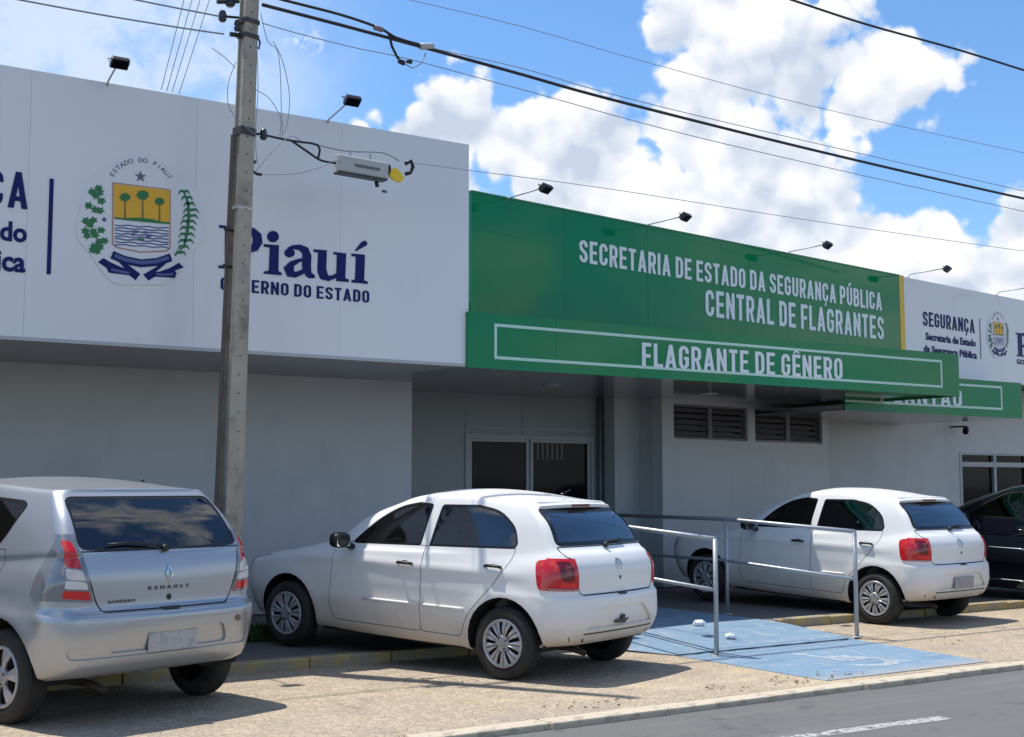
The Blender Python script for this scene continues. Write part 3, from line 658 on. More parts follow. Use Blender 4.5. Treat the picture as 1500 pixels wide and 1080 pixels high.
def Tx(pl, s, pxa, pya_b, pya_t, pxb, m, root, bold=0.02, sp=1.0, off=0.0, th=0.006, label=None):
    s0, zb = pl.sz(pxa, pya_b); _, zt = pl.sz(pxa, pya_t); s1, _ = pl.sz(pxb, 500)
    o = stroke_text(pl, s, s0, s1, zb, zt, off+0.001, th, m, None) if s.upper() == s else text_plane(pl, s, s0, s1, zb, zt, off+0.001, th, m, None, bold, sp)
    child_of(o, root)
    o['label'] = label or ('lettering reading '+s)
    return o
# right aligned block cut by the photo's left edge
def Tr(pl, s, pxR, py_b, py_t, adv, m, root, bold, th=0.006):
    s1, zb = pl.sz(pxR, py_b); _, zt = pl.sz(pxR, py_t); w = adv*(zt-zb)
    o = stroke_text(pl, s, s1-w, s1, zb, zt, 0.001, th, m, None) if s.upper() == s else text_plane(pl, s, s1-w, s1, zb, zt, 0.001, th, m, None, bold)
    child_of(o, root); o['label'] = 'lettering reading '+s; return o
Tr(PW, 'SEGURANÇA', 40, 307, 254, 5.3, M_navy, wb, 0.045)
Tr(PW, 'Secretaria de Estado', 39, 356, 327, 10.2, M_navy, wb, 0.03)
Tr(PW, 'da Segurança Pública', 37, 400, 369, 10.2, M_navy, wb, 0.03)
s0, _ = PW.sz(73.5, 330); z1 = PW.sz(75, 262)[1]; z0 = PW.sz(71, 402)[1]
child_of(MB().pbox(PW, s0-0.018, s0+0.018, z0, z1, 0.006, 0.005).obj('divider_line', M_navy), wb)
Tx(PW, 'GOVERNO DO ESTADO', 323, 425, 406, 540, M_navy, wb, 0.03, 1.05)
# slab serif name, outlines drawn letter by letter (crop units -> board)
def cp(x, y, ox=300, oy=320, k=1500/260): return (ox+x/k, oy+y/k)
def shape_on(pl, polys, m, root, name, off, th, cvt, label=None):
    mb = MB()
    for i, poly in enumerate(polys):
        q = [pl.sz(*cvt(x, y)) for x, y in poly]
        o0 = off+0.0006*(i % 5)
        mb.prism(q, lambda a, b, h, o0=o0: pl.at(a, b, o0+h), th)
    o = mb.obj(name, m); 
    if root: child_of(o, root)
    if label: o['label'] = label
    return o
def circ(cx, cy, rx, ry, n=20, a0=0, a1=360): return [(cx+rx*math.cos(R(a0+(a1-a0)*i/n)), cy+ry*math.sin(R(a0+(a1-a0)*i/n))) for i in range(n if a1-a0 == 360 else n+1)]
def ribbon(pts, w):
    # closed polygon round a polyline with per point widths
    Lf, Rt = [], []
    for i, (x, y) in enumerate(pts):
        a = pts[max(0, i-1)]; b = pts[min(len(pts)-1, i+1)]; dx, dy = b[0]-a[0], b[1]-a[1]; l = math.hypot(dx, dy) or 1
        ww = w[i] if isinstance(w, (list, tuple)) else w
        Lf.append((x-dy/l*ww, y+dx/l*ww)); Rt.append((x+dy/l*ww, y-dx/l*ww))
    return Lf+Rt[::-1]
P_ = [[(150,62),(265,80),(262,95),(235,100),(228,395),(150,395),(153,395),(100,380)][:0] or [(170,70),(300,80),(296,430),(168,412)],   # stem hidden by the pole
      ribbon([(250,98),(330,92),(400,108),(440,150),(445,200),(420,248),(360,275),(270,270)], [20,22,30,40,42,36,22,16]),
      [(120,58),(300,76),(300,98),(120,80)], [(115,398),(345,418),(345,440),(115,420)]]
shape_on(PW, P_, M_navy, wb, 'lettering', 0.001, 0.006, cp, 'capital P of the large navy name')
i_ = [circ(575,155,50,48), [(498,218),(625,228),(620,445),(648,462),(648,482),(498,468),(498,450),(540,442),(548,248),(498,240)]]
shape_on(PW, i_, M_navy, wb, 'lettering', 0.001, 0.006, cp, 'first letter i of the large navy name')
a_ = [circ(715,293,44,38), ribbon([(700,262),(745,244),(800,246),(845,270),(862,320),(858,400),(872,470)], [14,17,24,34,38,38,28]),
      ribbon([(842,345),(790,358),(735,385),(708,425),(722,465),(765,478),(820,455),(850,425)], [12,16,26,44,38,24,20,16]),
      [(852,430),(895,455),(928,482),(928,505),(885,508),(850,488)]]
shape_on(PW, a_, M_navy, wb, 'lettering', 0.001, 0.006, cp, 'letter a of the large navy name')
u_ = [[(918,262),(1030,270),(1025,430),(1040,480),(960,480),(950,425),(957,290),(918,285)], ribbon([(985,440),(1000,490),(1045,508),(1090,495),(1130,465)], [36,34,24,17,12]),
      [(1085,285),(1193,297),(1185,505),(1215,518),(1215,540),(1108,530),(1115,308),(1085,304)]]
shape_on(PW, u_, M_navy, wb, 'lettering', 0.001, 0.006, cp, 'letter u of the large navy name')
ia_ = [[(1238,298),(1352,308),(1345,525),(1375,535),(1375,555),(1238,542),(1238,525),(1268,515),(1275,325),(1238,320)], [(1268,272),(1318,205),(1350,188),(1372,205),(1368,228),(1345,240),(1275,280)]]
shape_on(PW, ia_, M_navy, wb, 'lettering', 0.001, 0.006, cp, 'accented last letter of the large navy name')

# --- the state crest: local metres (u right, z up), traced once, placed twice
M_cy = mat('crest_yellow', (0.80, 0.42, 0.02), 0.4); M_cg = mat('crest_green', (0.01, 0.17, 0.05), 0.4); M_cb = mat('crest_blue', (0.07, 0.10, 0.28), 0.4)
M_cw = mat('crest_white', (0.74, 0.74, 0.75), 0.25); M_cgrey = mat('crest_grey', (0.12, 0.13, 0.17), 0.4); M_ctrunk = mat('crest_trunk', (0.20, 0.13, 0.03), 0.5); M_cred = mat('crest_outline', (0.45, 0.25, 0.2), 0.4)
def ce(x, y): return (100+x*210/1080, 220+y*210/1080)
def loc_of(pl, c, x, y):
    a = pl.sz(*ce(x, y)); return (a[0]-c[0], a[1]-c[1])
c0_ = PW.sz(*ce(545, 560))
def crest_shapes():
    S = []
    lo = lambda pts: [loc_of(PW, c0_, x, y) for x, y in pts]
    # backing plate with bumpy outline
    out = []
    for i in range(44):
        a = R(-90+360*i/44); rr = 1.0+0.025*math.sin(7*a)
        rx, ry = 475, 500
        x = 540+rx*math.cos(a)*rr; y = 540+ry*math.sin(a)*rr
        if y > 700: x = 540+(x-540)*0.93
        out.append((x, min(y, 1015)+(0 if y < 900 else 0)))
    S.append(('plate', M_cw, [lo(out)], 0.0, 0.012))
    S.append(('shield_border', M_cred, [lo([(328,243),(768,298),(768,740),(735,768),(545,775),(360,740),(325,712)])], 0.0125, 0.003))
    S.append(('shield', M_cw, [lo([(338,255),(758,306),(758,735),(728,757),(545,765),(365,730),(336,705)])], 0.016, 0.002))
    S.append(('shield_sky', M_cy, [lo([(340,257),(757,308),(756,552),(340,512)])], 0.0185, 0.002))
    S.append(('hill', M_cg, [lo([(340,520),(340,508),(420,515),(540,512),(620,522),(700,542),(756,546),(756,562),(600,548),(420,530)])], 0.021, 0.002))
    st = []
    for k in range(8):
        y = 562+k*21; pts_t = []; pts_b = []
        for i in range(15):
            x = 345+i*(408/14); yy = y+0.06*(x-345)+4*math.sin(i*1.3+k*2); pts_t.append((x, yy)); pts_b.append((x, yy+9))
        st.append(lo(pts_t+pts_b[::-1]))
    S.append(('waves', M_cb, st, 0.0185, 0.002))
    S.append(('fish', M_cb, [lo(circ(500,618,26,10,10)), lo(circ(572,622,22,9,10)), lo(circ(600,652,22,10,10)), lo(circ(485,640,18,9,8))], 0.022, 0.0015))
    S.append(('fish', M_cg, [lo(circ(540,676,30,9,10))], 0.022, 0.0015))
    for cx, cy, rr, gy in ((422,358,44,512), (555,342,50,512), (682,390,40,545)):
        S.append(('palm_trunk', M_ctrunk, [lo([(cx-4,cy+10),(cx+5,cy+10),(cx+7,gy),(cx-7,gy)])], 0.0210, 0.0015))
        cr = []
        for i in range(22):
            a = R(360*i/22); q = rr*(1.0 if i % 2 == 0 else 0.72); cr.append((cx+q*math.cos(a)*1.05, cy+q*math.sin(a)*0.82))
        S.append(('palm_crown', M_cg, [lo(cr)], 0.0230, 0.0015))
    star = []
    for i in range(10):
        a = R(-90+36*i); q = 46 if i % 2 == 0 else 19; star.append((540+q*math.cos(a), 202+q*math.sin(a)+0.1*q*math.cos(a)))
    S.append(('star', M_cgrey, [lo(star)], 0.0125, 0.003))
    rnd = random.Random(3); lv = []
    for (x, y) in ((175,315),(235,320),(205,345),(245,385),(150,420),(200,450),(235,460),(130,535),(185,530),(160,565),(125,610),(185,615),(245,605),(140,645),(200,640),(230,690),(270,685),(195,725),(235,730),(180,755),(212,762),(225,290)):
        bl = []; n = 12; ph = rnd.random()*6
        for i in range(n):
            a = ph+2*math.pi*i/n; q = 37*(1.0 if i % 2 == 0 else 0.62)*rnd.uniform(.85, 1.1); bl.append((x+q*math.cos(a), y+q*math.sin(a)*0.85))
        lv.append(lo(bl))
    S.append(('leaf_branch', M_cg, lv, 0.0125, 0.003))
    S.append(('bud', M_cb, [lo(circ(268,525,16,16,10))], 0.0130, 0.003))
    br = []
    sp = [(868,315),(905,390),(925,470),(900,540),(890,620),(880,700),(840,775)]
    for i in range(11):
        f = i/10*(len(sp)-1); j = min(int(f), len(sp)-2); q = f-j; x = sp[j][0]*(1-q)+sp[j+1][0]*q; y = sp[j][1]*(1-q)+sp[j+1][1]*q
        w = 62 if 2 < i < 9 else 44
        for sgn in (-1, 1):
            br.append(lo(ribbon([(x, y), (x+sgn*w*0.6, y-6), (x+sgn*w, y+22)], [11, 9, 2])))
    br.append(lo(ribbon([(868,315),(898,400),(905,500),(892,620),(870,720),(800,800)], [5,9,11,11,8,3])))
    S.append(('leaf_branch', M_cg, br, 0.0125, 0.003))
    rb = [lo(ribbon([(325,790),(420,830),(545,855),(665,845),(770,810)], 30))]
    S.append(('ribbon', M_navy, rb, 0.0165, 0.003))
    S.append(('ribbon_band', M_cb, [lo(ribbon([(345,795),(430,830),(545,850),(660,842),(752,812)], 14))], 0.0205, 0.001))
    S.append(('ribbon_tail', M_navy, [lo([(220,845),(262,815),(320,850),(400,885),(470,905),(520,935),(500,980),(455,945),(300,925),(285,890)]), lo([(865,885),(830,850),(760,890),(690,915),(620,925),(570,950),(600,985),(650,955),(800,965),(812,930),(800,910)]),
                                    lo([(380,850),(440,860),(540,935),(500,985),(480,950)]), lo([(735,855),(680,870),(560,940),(600,985),(625,945)])], 0.0125, 0.003))
    S.append(('ribbon_band', M_cb, [lo(ribbon([(320,900),(380,915),(455,928)], 9)), lo(ribbon([(660,935),(720,942),(785,935)], 9))], 0.0160, 0.001))
    return S
CR = crest_shapes()
def place_crest(pl, cs, cz, sc, root):
    for (nm, m, polys, off, th) in CR:
        mb = MB()
        for i, poly in enumerate(polys):
            mb.prism([(cs+a*sc, cz+b*sc) for a, b in poly], lambda a, b, h, o0=off+0.00025*(i % 6): pl.at(a, b, o0+h), th)
        child_of(mb.obj(nm, m), root)
    # arc lettering
    s = 'ESTADO DO PIAUÍ'; n = len(s)
    for i, ch in enumerate(s):
        if ch == ' ': continue
        vs, fs = text_geo(ch, 0.01); cx = (min(v.x for v in vs)+max(v.x for v in vs))/2
        t = i/(n-1); a = R(150-118*t)
        # circle in crop px -> metres
        x = 545+235*math.cos(a); y = 320-225*math.sin(a)+12*(t-.5)*2
        u, z = loc_of(PW, c0_, x, y); th = a-math.pi/2; k = 0.062*sc
        out = []
        for v in vs:
            lx, ly = (v.x-cx)*k, v.y*k; out.append(pl.at(cs+u*sc+lx*math.cos(th)-ly*math.sin(th), cz+z*sc+lx*math.sin(th)+ly*math.cos(th), 0.0125+(0.002 if v.z > 0 else 0)))
        child_of(link_mesh('lettering', out, fs, M_cgrey), root)
cr = thing('state_crest', 'large coat of arms with three palms on yellow, green branches and navy ribbon', 'emblem', tuple(PW.at(c0_[0], c0_[1])))
place_crest(PW, c0_[0], c0_[1], 1.0, cr)

# --- green board
zG0, zG1 = 3.30, PG.sz(700, 283)[1]
sGe = PG.sz(1318, 460)[0]
gb = thing('green_sign_board', 'large glossy green board with two lines of white capital letters', 'sign board', tuple(PG.at(0, zG0)))
npan = 6; wpan = sGe/npan
for k in range(npan):
    child_of(MB().pbox(PG, k*wpan+0.002, (k+1)*wpan-0.002, zG0, zG1, 0, 0.05).obj('panel', M_green), gb)
child_of(MB().pbox(PG, 0.0, sGe, zG0, zG1-0.01, -0.052, 0.03).obj('back_panel', M_alu), gb)
child_of(MB().pbox(PG, 0.0, sGe, zG1, zG1+0.02, 0.01, 0.10).obj('top_trim', mat('green_trim', (0.02,0.22,0.09), 0.3)), gb)
sYe = PG.sz(1325, 460)[0]
child_of(MB().pbox(PG, sGe+0.002, sYe-0.002, zG0, zG1+0.015, 0.006, 0.06).obj('yellow_strip', M_yellow), gb)
Tx(PG, 'SECRETARIA DE ESTADO DA SEGURANÇA PÚBLICA', 848, 384, 351, 1292, M_wtext, gb, 0.028, 1.06, th=0.012)
Tx(PG, 'CENTRAL DE FLAGRANTES', 1033, 463, 424, 1294, M_wtext, gb, 0.032, 1.04, th=0.012)
# --- far white board
fw = thing('white_sign_board', 'far white board with small navy lettering and crest, right of the yellow strip', 'sign board', tuple(PG.at(sYe, zG0)))
x = sYe+0.004
for k in range(7):
    child_of(MB().pbox(PG, x, x+1.5, zG0, zG1, 0, 0.05).obj('panel', M_signw), fw); x += 1.504
child_of(MB().pbox(PG, sYe+0.004, x, zG0, zG1-0.01, -0.052, 0.03).obj('back_panel', M_alu), fw)
Tx(PG, 'SEGURANÇA', 1352, 477, 456, 1428, M_navy, fw, 0.045)
Tx(PG, 'Secretaria de Estado', 1356, 498, 487, 1429, M_navy, fw, 0.035)
Tx(PG, 'da Segurança Pública', 1353, 516, 505, 1430, M_navy, fw, 0.035)
sd = PG.sz(1436, 500)[0]
child_of(MB().pbox(PG, sd-0.015, sd+0.015, PG.sz(1436,526)[1], PG.sz(1436,467)[1], 0.004, 0.003).obj('divider_line', M_cgrey), fw)
cc = PG.sz(1462, 493)
crb = thing('state_crest', 'small coat of arms on the far white board beside navy lettering', 'emblem', tuple(PG.at(cc[0], cc[1])))
hz = PG.sz(1462, 457)[1]-PG.sz(1462, 530)[1]
place_crest(PG, cc[0], cc[1], hz/1.28, crb)
s0, z0 = PG.sz(1489, 523); zt = PG.sz(1489, 488)[1]
sl = [[PW.sz(*cp(x, y)) for x, y in poly] for grp in (P_, i_, a_, u_, ia_) for poly in grp]
bx0 = min(p[0] for q in sl for p in q); bz0_ = PW.sz(*cp(600, 480))[1]; kk = (zt-z0)/(PW.sz(*cp(180, 60))[1]-PW.sz(*cp(180, 430))[1])
mb = MB()
for i, q in enumerate(sl): mb.prism([(s0+(a-bx0)*kk, z0+(b-bz0_)*kk) for a, b in q], lambda a, b, h, o0=0.001+0.0006*(i % 5): PG.at(a, b, o0+h), 0.006)
text_o = child_of(mb.obj('lettering', M_navy), fw); text_o['label'] = 'navy state name, cut by the right edge'
text_o = text_plane(PG, 'GOVERNO DO ESTADO', s0, s0+1.9, PG.sz(1489,533)[1], PG.sz(1489,526)[1], 0.001, 0.006, M_navy, None, 0.03); child_of(text_o, fw); text_o['label'] = 'lettering reading GOVERNO DO ESTADO'
# --- marquees
def outline_box(pl, s0, s1, z0, z1, t, off, th):
    mb = MB(); mb.pbox(pl, s0, s1, z0, z0+t, off, th); mb.pbox(pl, s0, s1, z1-t, z1, off, th); mb.pbox(pl, s0, s0+t, z0+t, z1-t, off, th); mb.pbox(pl, s1-t, s1, z0+t, z1-t, off, th); return mb
PM = Plane(0, 11.66)
mq = thing('green_marquee', 'long green marquee over the entrance with white outlined title FLAGRANTE DE GÊNERO', 'sign board', tuple(PM.at(PM.sz(685,500)[0], Z_SOF)))
m0, m1 = PM.sz(685, 500)[0], PM.sz(1405, 550)[0]
mz0, mz1 = PM.sz(1000, 557)[1], PM.sz(1000, 484)[1]
npan = 7; wp = (m1-m0)/npan
for k in range(npan): child_of(MB().pbox(PM, m0+k*wp+0.0015, m0+(k+1)*wp-0.0015, mz0, mz1, 0, 0.04).obj('panel', M_green), mq)
child_of(MB().box((m0, 11.70, mz1-0.05), (m1, 15.2, mz1-0.002)).obj('top', M_roof), mq)
child_of(MB().box((m1-0.03, 11.705, mz0), (m1, 15.2, mz1-0.052)).obj('end_panel', M_green), mq)
bs0, bz1 = PM.sz(724, 474); bs1 = PM.sz(1380, 550)[0]; bz0 = PM.sz(724, 526)[1]
child_of(outline_box(PM, bs0, bs1, bz0, bz1, 0.032, 0.005, 0.0045).obj('white_outline', mat('pale_outline', (0.55,0.75,0.66), 0.4)), mq)
Tx(PM, 'FLAGRANTE DE GÊNERO', 940, 537, 502, 1232, M_wtext, mq, 0.032, 1.05, th=0.012)
# second marquee behind
PM2 = Plane(0, 13.0)
n0_, n1_ = PM2.sz(1238, 600)[0], PM2.sz(1497, 590)[0]
nz1, nz0 = PM2.sz(1450, 558)[1], PM2.sz(1450, 611)[1]
mq2 = thing('green_marquee', 'shorter green marquee with white outline partly hidden behind the long marquee', 'sign board', tuple(PM2.at(n0_, nz0)))
child_of(MB().pbox(PM2, n0_, n1_, nz0, nz1, 0, 0.04).obj('panel', M_green), mq2)
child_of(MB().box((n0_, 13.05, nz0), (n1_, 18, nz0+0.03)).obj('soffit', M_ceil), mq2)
child_of(MB().box((n0_, 13.05, nz1-0.03), (n1_, 16, nz1-0.002)).obj('top', M_roof), mq2)
q1 = PM2.sz(1468, 590)[0]
oz0, oz1 = PM2.sz(1450,600)[1], PM2.sz(1450,565)[1]
child_of(MB().pbox(PM2, n0_, q1, oz0, oz0+.035, .005, .0045).pbox(PM2, n0_, q1, oz1-.035, oz1, .005, .0045).pbox(PM2, q1-.035, q1, oz0+.035, oz1-.035, .005, .0045).obj('white_outline', MATS['pale_outline']), mq2)
text_o = stroke_text(PM2, 'PLANTÃO', PM2.sz(1290, 590)[0], PM2.sz(1408, 590)[0], PM2.sz(1400,596)[1], PM2.sz(1400,570)[1], 0.001, 0.012, M_wtext, None); child_of(text_o, mq2); text_o['label'] = 'white lettering half hidden behind the long marquee'

# ================================================================= FLOODLIGHTS
def floodlight(pl, px, py, reach, rise, label, twist=0.0, size=0.70):
    s, z = pl.sz(px, py); b = pl.at(s, z, 0.0); n = pl.n; up = Vector((0,0,1))
    t = thing('floodlight', label, 'floodlight', tuple(b), pl.ang, 'floodlights on arms above the sign boards')
    # local frame: x along board, -y outwards, z up
    e = Vector((0, -reach, rise))
    MB().tube([Vector((0, 0.06, -0.10)), Vector((0, -0.02, 0.0)), e], 0.013*size, 7).obj('arm', M_galv, t, smooth=True)
    MB().box((-0.03, 0.03, -0.14), (0.03, 0.062, -0.04)).obj('bracket', M_galv, t)
    M = Matrix.Translation(e+Vector((0, -0.03, -0.02)))@Euler((R(-38), 0, twist)).to_matrix().to_4x4()
    w, h, d = 0.115*size, 0.075*size, 0.035*size
    hb = MB(); hb.box((-w, -h, -d), (w, h, d), M); hd = hb.obj('lamp_head', M_lamp, t, bevel=0.008)
    for k in range(6):
        x = -w*0.8+k*w*0.32; MB().box((x-0.004, -h*0.8, d), (x+0.004, h*0.8, d+0.025*size), M).obj('cooling_fin', M_lamp, hd)
    MB().box((-w*0.85, -h*0.82, -d-0.004), (w*0.85, h*0.82, -d), M).obj('glass', M_dglass, hd)
    yk = MB(); yk.tube([M@Vector((-w-0.012, 0, 0)), M@Vector((-w-0.012, 0.01, d+0.05*size)), M@Vector((w+0.012, 0.01, d+0.05*size)), M@Vector((w+0.012, 0, 0))], 0.006*size, 5); yk.obj('yoke', M_lamp, t)
    return t
floodlight(PW, 157, 121, 0.34, 0.10, 'floodlight on the left white board, above the crest')
floodlight(PW, 480, 176, 0.52, 0.08, 'floodlight on the left white board, right of the pole')
for px, py, lb in ((742, 291, 'first floodlight on the green board, nearest the white board'), (946, 330, 'floodlight above the word SECRETARIA on the green board'),
                   (1155, 369, 'floodlight above the middle right of the green board'), (1332, 402, 'floodlight above the yellow strip'), (1462, 428, 'floodlight on the far white board, cut by the frame edge')):
    floodlight(PG, px, py, 0.62, 0.02, lb, 0.25)

# ================================================================= POLE AND LINES
PP = Plane(0, 10.85)
pb = PP.px(336.5, 760); pt_ = PP.px(365.5, 0)
dirp = (pt_-pb); base = pb+dirp*((0.10-pb.z)/dirp.z); top = pb+dirp*((9.6-pb.z)/dirp.z)
pole = thing('utility_pole', 'leaning weathered concrete pole with black fittings behind the silver car', 'utility pole', tuple(base))
ax = (top-base).normalized(); YAW = R(12)
ex = Vector((math.cos(YAW), math.sin(YAW), 0)); ex = (ex-ax*ex.dot(ax)).normalized(); ey = ax.cross(ex)
Hh = (top-base).length
def polept(h, a, b): return ax*h+ex*a+ey*b
def halfw(h): return 0.094-0.0043*h
mb = MB()
# double-T section: outer flanges and recessed web with rungs of holes
for (y0, y1) in ((-1.0, -0.62), (0.62, 1.0)):
    vs = [polept(h, sx*halfw(h)*1.0, yy*halfw(h)*0.8) for h in (0, Hh) for sx, yy in ((-1,y0),(1,y0),(1,y1),(-1,y1))]
    mb.add(vs, [(0,3,2,1),(4,5,6,7),(0,1,5,4),(1,2,6,5),(2,3,7,6),(3,0,4,7)])
vs = [polept(h, sx*halfw(h)*0.80, yy*halfw(h)*0.8) for h in (0.0, Hh-0.01) for sx, yy in ((-1,-0.62),(1,-0.62),(1,0.62),(-1,0.62))]
mb.add(vs, [(0,1,5,4),(1,2,6,5),(2,3,7,6),(3,0,4,7)])
mb.obj('pole_shaft', M_pole, pole, bevel=0.008)
# bolt holes up the street face
hz0 = 3.2
for k in range(46):
    h = 1.6+k*0.165
    if h > 9.3: break
    c = polept(h, 0.01*math.sin(k), -halfw(h)*0.8-0.0015); mbh = MB()
    mbh.prism([(0.0075*math.cos(R(45*i)), 0.0075*math.sin(R(45*i))) for i in range(8)], lambda a, b, d: c+ex*a+ax*b-ey*d, 0.002)
    mbh.obj('bolt_hole', M_black, pole)
def strap(h, m=M_rust, t=0.012, hh=0.03):
    w = halfw(h)+t; d = halfw(h)*0.8+t; mb = MB()
    vs = [polept(hq, sx*w, sy*d) for hq in (h-hh, h+hh) for sx, sy in ((-1,-1),(1,-1),(1,1),(-1,1))]
    mb.add(vs, [(0,3,2,1),(4,5,6,7),(0,1,5,4),(1,2,6,5),(2,3,7,6),(3,0,4,7)]); return mb.obj('strap', m, pole)
def hpy(py):  # height on the pole of a pixel row
    c = PP.px(352, py); return (c-base).dot(ax)
strap(hpy(193), mat('strap_dark', (0.05,0.05,0.05), 0.6), 0.008, 0.035); strap(hpy(52), MATS['strap_dark'], 0.008, 0.02); strap(hpy(30), MATS['strap_dark'], 0.008, 0.02)
strap(hpy(306), mat('strap_pale', (0.5,0.5,0.48), 0.6), 0.003, 0.012)
MB().tube([polept(hpy(200), -halfw(4)-0.03, 0.02), polept(hpy(470), -halfw(2)-0.035, 0.02), polept(hpy(760), -halfw(1)-0.04, 0.02)], 0.02, 7).obj('conduit', mat('conduit_brown', (0.12,0.09,0.07), 0.7, var=0.3, vscale=10), pole)
for py in (340, 393): 
    h = hpy(py); MB().tube([polept(h, -halfw(h), 0), polept(h, -halfw(h)-0.09, 0)], 0.014, 6).obj('bolt', M_black, pole)
def insul(c, m=M_insul, r=0.045, hh=0.05):
    return MB().lathe([(0.001,-hh),(r*.6,-hh),(r,-hh*.5),(r*.55,-hh*.1),(r*.95,hh*.3),(r*.6,hh),(0.001,hh)], Matrix.Translation(c), 14).obj('insulator', m, pole, smooth=True)
def rel(px, py): return PP.px(px, py)-base
for (px, py, r) in ((326, 24, .040), (347, 38, .03), (337, 2, .05), (386, 197, .036)): insul(rel(px, py), r=r, hh=0.05)
MB().tube([rel(372, 196), rel(386, 197)], 0.012, 6).obj('bracket', M_black, pole); MB().tube([rel(350, 26), rel(326, 24)], 0.012, 6).obj('bracket', M_black, pole)
MB().tube([rel(350, 2), rel(318, 3)], 0.02, 6).obj('bracket', M_black, pole)
b_ = MB(); b_.tube([rel(350, 52), rel(337, 50)], 0.022, 6); b_.obj('clamp', M_black, pole)
def hook(pts, r, name='hook', parent=pole): return MB().tube(pts, r, 8).obj(name, M_black, parent, smooth=True)
hook([rel(374, 236), rel(369, 242), rel(369, 250), rel(376, 255), rel(383, 256)], 0.014)
hook([rel(376, 52), rel(381, 62), rel(379, 72), rel(374, 66)], 0.009)

def cable(pts, r, label, m=M_wire, sag=0.0, group='overhead cables', name='cable', plane=PP, seg=10):
    P = [plane.px(*p) if len(p) == 2 else Vector(p) for p in pts]; out = []
    if r < 0.0065: r *= 0.75
    for i in range(len(P)-1):
        n = seg
        for k in range(n):
            t = k/n; q = catmull(P[max(0, i-1)], P[i], P[i+1], P[min(len(P)-1, i+2)], t) if len(P) > 2 else P[i].lerp(P[i+1], t); q.z -= 4*sag*t*(1-t); out.append(q)
    out.append(P[-1]); o = MB().tube(out, r, 6).obj(name, m, None, smooth=True)
    return tag(o, label, 'cable', group)
PF = Plane(0, 10.75); PN9 = Plane(0, 8.6); PS = Plane(0, 11.2)
cable([(384, 7), (500, 37), (622, 70), (760, 108), (900, 147), (1200, 222), (1500, 291), (1700, 332)], 0.0165, 'thick black power cable from the pole across the whole sky', plane=PF)
cable([(350, -18), (415, 0), (500, 22), (555, 41), (582, 56), (625, 68)], 0.0135, 'second black cable that joins the thick cable right of the pole', plane=PF)
cable([(575, 52), (640, 72), (760, 99), (900, 139), (1100, 188), (1500, 280)], 0.006, 'thin grey wire running just above the thick cable', M_wireg, plane=PF)
cable([(1100, -20), (1160, 0), (1270, 36), (1400, 72), (1500, 103), (1650, 150)], 0.0115, 'black cable crossing the top right corner of the sky', plane=PN9)
cable([(600, 0), (760, 38), (950, 92), (1200, 158), (1500, 224), (1650, 255)], 0.005, 'faint grey wire high above the marquee crossing the clouds', M_wireg, plane=PS)
cable([(384, 34), (440, 50), (520, 70), (600, 87), (760, 130), (1050, 208), (1500, 310)], 0.006, 'thin grey wire sagging below the thick cable', M_wireg, plane=PF)
cable([(600, 238), (690, 250), (900, 278), (1200, 325), (1500, 368), (1650, 388)], 0.005, 'thin wire from the splice box over the green board', M_wireg, plane=PP)
cable([(-60, -18), (30, 0), (150, 22), (260, 40), (328, 50)], 0.008, 'wire from the left reaching the clamp on the pole', M_wireg, plane=PP)
cable([(120, -16), (200, 0), (260, 12), (322, 24)], 0.008, 'wire from the left reaching the upper insulator', M_wireg, plane=PP)
PK = Plane(0, 12.6)
for k, (a, b) in enumerate((((236, 132), (272, -10)), ((244, 134), (284, -10)), ((252, 135), (296, -10)), ((262, 138), (310, -10)))):
    cable([a, b], 0.0055, ['leftmost of the four thin service wires rising behind the board', 'second of the four thin service wires rising behind the board', 'third of the four thin service wires rising behind the board', 'rightmost of the four thin service wires, nearest the pole'][k], M_wireg, group='service wires rising to the pole top', plane=PK)
# loops of telecom wire by the pole
for k, pts in enumerate((
    [(376, 60), (378, 130), (374, 200), (377, 240)], [(382, 20), (392, 60), (408, 80), (412, 160), (410, 200)], [(400, 60), (414, 90), (424, 140), (420, 185), (412, 200)],
    [(346, 90), (335, 120), (334, 150), (345, 172), (372, 196)], [(383, 256), (430, 255), (470, 245), (490, 235), (500, 238)], [(374, 252), (400, 222), (425, 200), (440, 206)],
    [(372, 130), (395, 145), (412, 175), (414, 198)], [(0, 75), (150, 65), (0, 0)][:0] or [(310, 70), (330, 85), (345, 100)])):
    cable(pts, 0.0045, ['straight drop wire hugging the pole side', 'drop wire looping right of the pole', 'widest loop of drop wire right of the pole', 'wire looping round the left side of the pole', 'slack wire from the lower hook to the splice box', 'short wire rising from the lower hook', 'short curved wire above the insulator', 'short wire meeting the pole from the left'][k], M_wireg, group='slack telecom wires round the pole', plane=PF, seg=5)
# bracket wire to the splice box
cable([(388, 198), (410, 203), (432, 207), (466, 213), (466, 232)], 0.011, 'stay arm from the insulator towards the splice box', group='slack telecom wires round the pole', plane=PP, seg=3)
cable([(428, 207), (450, 222), (470, 235), (492, 239)], 0.011, 'dark cable entering the left end of the splice box', group='slack telecom wires round the pole', plane=PP, seg=4)
cable([(466, 213), (510, 222), (560, 224), (585, 236)], 0.005, 'thin support wire over the splice box', group='slack telecom wires round the pole', plane=PP, seg=4)
